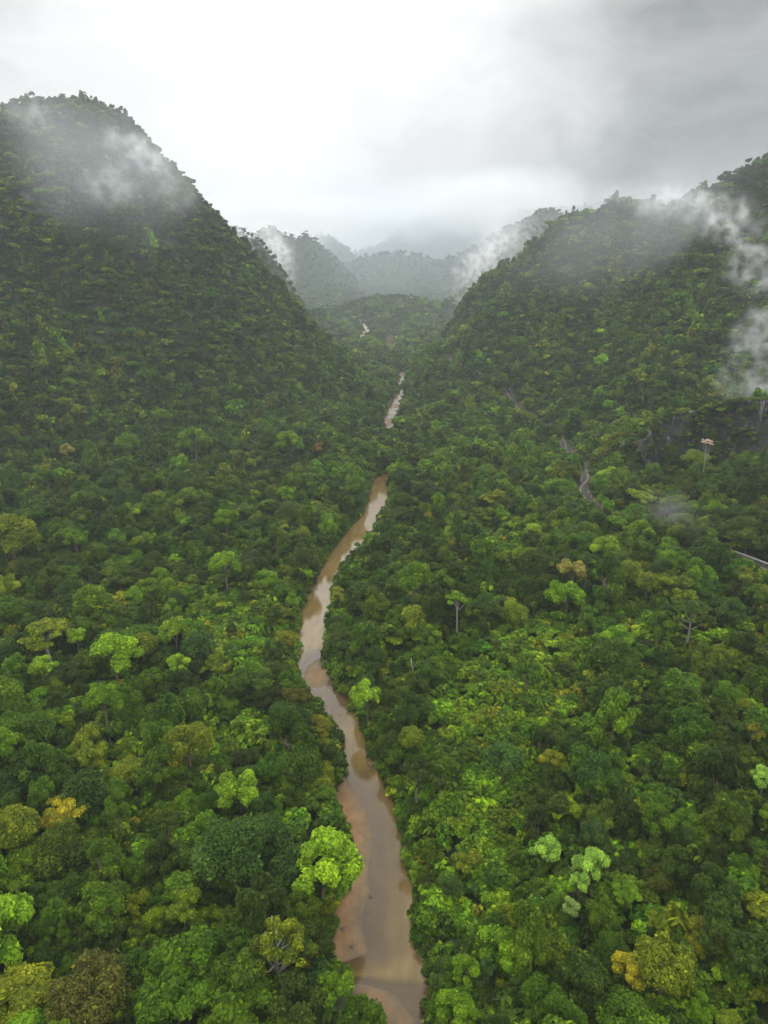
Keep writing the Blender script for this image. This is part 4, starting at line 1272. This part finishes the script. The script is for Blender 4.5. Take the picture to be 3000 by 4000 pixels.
# pale hut far up the valley
P = hit(1397, 1247); wall_m = plain('hut_wall', (0.62, 0.58, 0.52), 0.8, 0.15); roof_m = plain('hut_roof', (0.78, 0.77, 0.75), 0.5, 0.1)
dark_m = plain('hut_opening', (0.05, 0.045, 0.04), 0.8, 0.1)
e = empty('hut', P, 0.2); tag(e, 'tiny hut with a pale roof beside the far track', 'hut')
MB().box((0, 0, 1.2), (5.2, 3.6, 3.2)).build('wall', wall_m, e)
rf = MB(); rf.add([(-3.1, -2.3, 2.7), (3.1, -2.3, 2.7), (3.1, 0, 4.1), (-3.1, 0, 4.1), (-3.1, 2.3, 2.7), (3.1, 2.3, 2.7),
                   (-3.1, -2.3, 2.55), (3.1, -2.3, 2.55), (3.1, 0, 3.95), (-3.1, 0, 3.95), (-3.1, 2.3, 2.55), (3.1, 2.3, 2.55)],
                  [[(0, 1, 2, 3), (3, 2, 5, 4), (6, 9, 8, 7), (9, 10, 11, 8), (0, 6, 7, 1), (4, 5, 11, 10), (1, 7, 8, 2), (2, 8, 11, 5), (0, 3, 9, 6), (3, 4, 10, 9)]])
rf.build('roof', roof_m, e)
MB().box((-0.8, -1.83, 0.85), (1.0, 0.08, 2.0)).build('door', dark_m, e)
MB().box((1.3, -1.83, 1.5), (0.9, 0.08, 0.9)).build('window', dark_m, e)

# lattice mast on the low wooded hill
P = hit(1537, 1150, 4); gz = ground(P[0], P[1])[0]; mast = plain('mast_steel', (0.10, 0.10, 0.11), 0.6, 0.1)
mb = MB(); Hm = 46.0
for a in range(4):
    ca, sa = math.cos(a * math.pi / 2 + .785), math.sin(a * math.pi / 2 + .785)
    mb.tube([(ca * 2.2, sa * 2.2, -1), (ca * 0.9, sa * 0.9, Hm * .7), (ca * .3, sa * .3, Hm)], [.22, .18, .12], 5)
for k in range(14):
    z = k * Hm / 14; w0 = 2.2 - 1.9 * z / Hm; w1 = 2.2 - 1.9 * (z + Hm / 14) / Hm
    for a in range(4):
        A = [(math.cos((a + d_) * math.pi / 2 + .785), math.sin((a + d_) * math.pi / 2 + .785)) for d_ in (0, 1)]
        mb.tube([(A[0][0] * w0, A[0][1] * w0, z), (A[1][0] * w1, A[1][1] * w1, z + Hm / 14)], .08, 4)
o = mb.build('lattice_mast', mast); o.location = (P[0], P[1], gz); tag(o, 'thin dark lattice mast on the low wooded hill', 'mast')

# ------------------------------------------------------------------ air: haze everywhere, mist hanging on the slopes
HAZE = 0.00016
hm, t, out_ = new_mat('haze')
v = t.node('ShaderNodeVolumePrincipled'); t.put(v.inputs['Color'], (0.76, 0.83, 0.87)); t.put(v.inputs['Density'], HAZE); t.put(v.inputs['Anisotropy'], 0.25)
t.l.new(v.outputs[0], out_.inputs['Volume'])
top = float(GZ.max()) + 30.0
o = MB().box((0, 2440, (top - 4) / 2), (5260, 5580, top + 4)).build('haze', hm); tag(o, kind='stuff')


def mist_mat(name, dens, scale, lo, hi, stretch=(1, 1, 1), col=(0.96, 0.97, 0.98)):
    m, t, out_ = new_mat(name)
    v = t.node('ShaderNodeVolumePrincipled'); t.put(v.inputs['Color'], col); t.put(v.inputs['Anisotropy'], 0.2)
    ob = t.node('ShaderNodeTexCoord').outputs['Object']
    pos = t.vmath('MULTIPLY', t.node('ShaderNodeNewGeometry').outputs['Position'], stretch)
    wn = t.node('ShaderNodeTexNoise'); t.put(wn.inputs['Vector'], pos); t.put(wn.inputs['Scale'], scale * 0.7); t.put(wn.inputs['Detail'], 3.0)
    dsp = t.vmath('SUBTRACT', wn.outputs[1], (0.5, 0.5, 0.5))
    q = t.vmath('ADD', ob, t.vmath('SCALE', dsp, scale=1.1))            # the outline is torn by the wind
    fall = t.math('MULTIPLY', t.ramp(t.vmath('LENGTH', q), 0.05, 0.85, 1.0, 0.0), t.ramp(t.vmath('LENGTH', ob), 0.7, 0.98, 1.0, 0.0))
    nz = t.noise(t.vmath('ADD', pos, t.vmath('SCALE', dsp, scale=0.5 / scale)), scale * 1.6, 5.0, 0.55)
    d = t.math('MULTIPLY', t.math('MULTIPLY', t.ramp(nz, lo, hi), t.math('POWER', fall, 1.4)), dens)
    t.put(v.inputs['Density'], d); t.l.new(v.outputs[0], out_.inputs['Volume'])
    m.cycles.volume_step_rate = 0.35
    return m


wisp = mist_mat('mist_wisp', 0.085, 0.070, 0.44, 0.74)
veil = mist_mat('mist_veil', 0.020, 0.055, 0.38, 0.74)
bank_m = mist_mat('mist_bank', 0.0095, 0.006, 0.30, 0.66)
thin_m = mist_mat('mist_thin', 0.0032, 0.004, 0.10, 0.60, col=(0.84, 0.92, 0.98))
far_air = mist_mat('mist_far', 0.0013, 0.002, -0.6, 0.4, col=(0.80, 0.89, 0.97))
haze_m = mist_mat('mist_faint', 0.0065, 0.012, 0.10, 0.70, col=(0.86, 0.92, 0.95))
sph = None


def mist(px, py, Y, rx, rz, deep, mat, roll=0.0):
    """a lens of mist: radii in photo pixels at distance Y, depth in metres"""
    global sph
    if sph is None:
        import bmesh
        bm = bmesh.new(); bmesh.ops.create_icosphere(bm, subdivisions=3, radius=1.0); sph = {}
        base = bpy.data.meshes.new('mist'); bm.to_mesh(base); bm.free(); sph[None] = base
    if mat.name not in sph:
        me = sph[None].copy(); me.materials.clear(); me.materials.append(mat); sph[mat.name] = me
    P = px_dir(px, py) * Y + np.array([0, 0, CAM_H]); dep = project(P)[2][0]
    o = link('mist', sph[mat.name]); o.location = P; o.scale = (1.45 * rx * dep / FPX, 1.25 * deep, 1.45 * rz * dep / FPX); o.rotation_euler = (0, roll, 0)
    tag(o, 'white mist drifting along the forested slope', kind='stuff')


# on the tall peak
mist(560, 610, 585, 170, 75, 45, wisp, R(28))
mist(430, 730, 545, 120, 90, 40, wisp, R(-38))
mist(660, 760, 600, 130, 110, 45, veil, R(40))
mist(130, 440, 600, 130, 120, 40, veil)
mist(350, 640, 540, 520, 330, 70, haze_m, R(20))
# between the peaks
mist(920, 930, 980, 60, 150, 45, wisp, R(-22))
mist(1080, 980, 1260, 70, 150, 70, wisp, R(-20))
mist(1020, 930, 1180, 130, 80, 60, veil, R(35))
# on the mountain of the road side
mist(2640, 790, 600, 170, 70, 40, wisp, R(-8))
mist(2830, 860, 545, 170, 100, 45, wisp, R(22))
mist(2930, 1060, 500, 90, 180, 45, wisp, R(-12))
mist(2965, 1340, 430, 90, 190, 40, wisp, R(10))
mist(2940, 1490, 385, 120, 110, 30, wisp)
mist(2480, 770, 650, 160, 60, 35, veil)
mist(2500, 900, 600, 560, 260, 70, haze_m, R(-15))
mist(1890, 1020, 1180, 90, 190, 70, wisp, R(38))
mist(1990, 930, 1250, 150, 120, 80, veil, R(20))
mist(2640, 2000, 238, 170, 100, 22, veil)
mist(2350, 740, 690, 120, 60, 40, veil)
# low mist over the far hills
mist(1130, 840, 2050, 420, 90, 240, bank_m)
mist(1400, 860, 3000, 380, 90, 250, bank_m)
mist(1900, 790, 2400, 440, 120, 380, bank_m)
mist(1650, 840, 3050, 520, 110, 300, bank_m)
mist(1250, 930, 2450, 300, 90, 200, bank_m)
mist(1480, 1010, 1850, 1000, 300, 300, far_air)
mist(1500, 950, 2750, 1000, 280, 500, far_air)
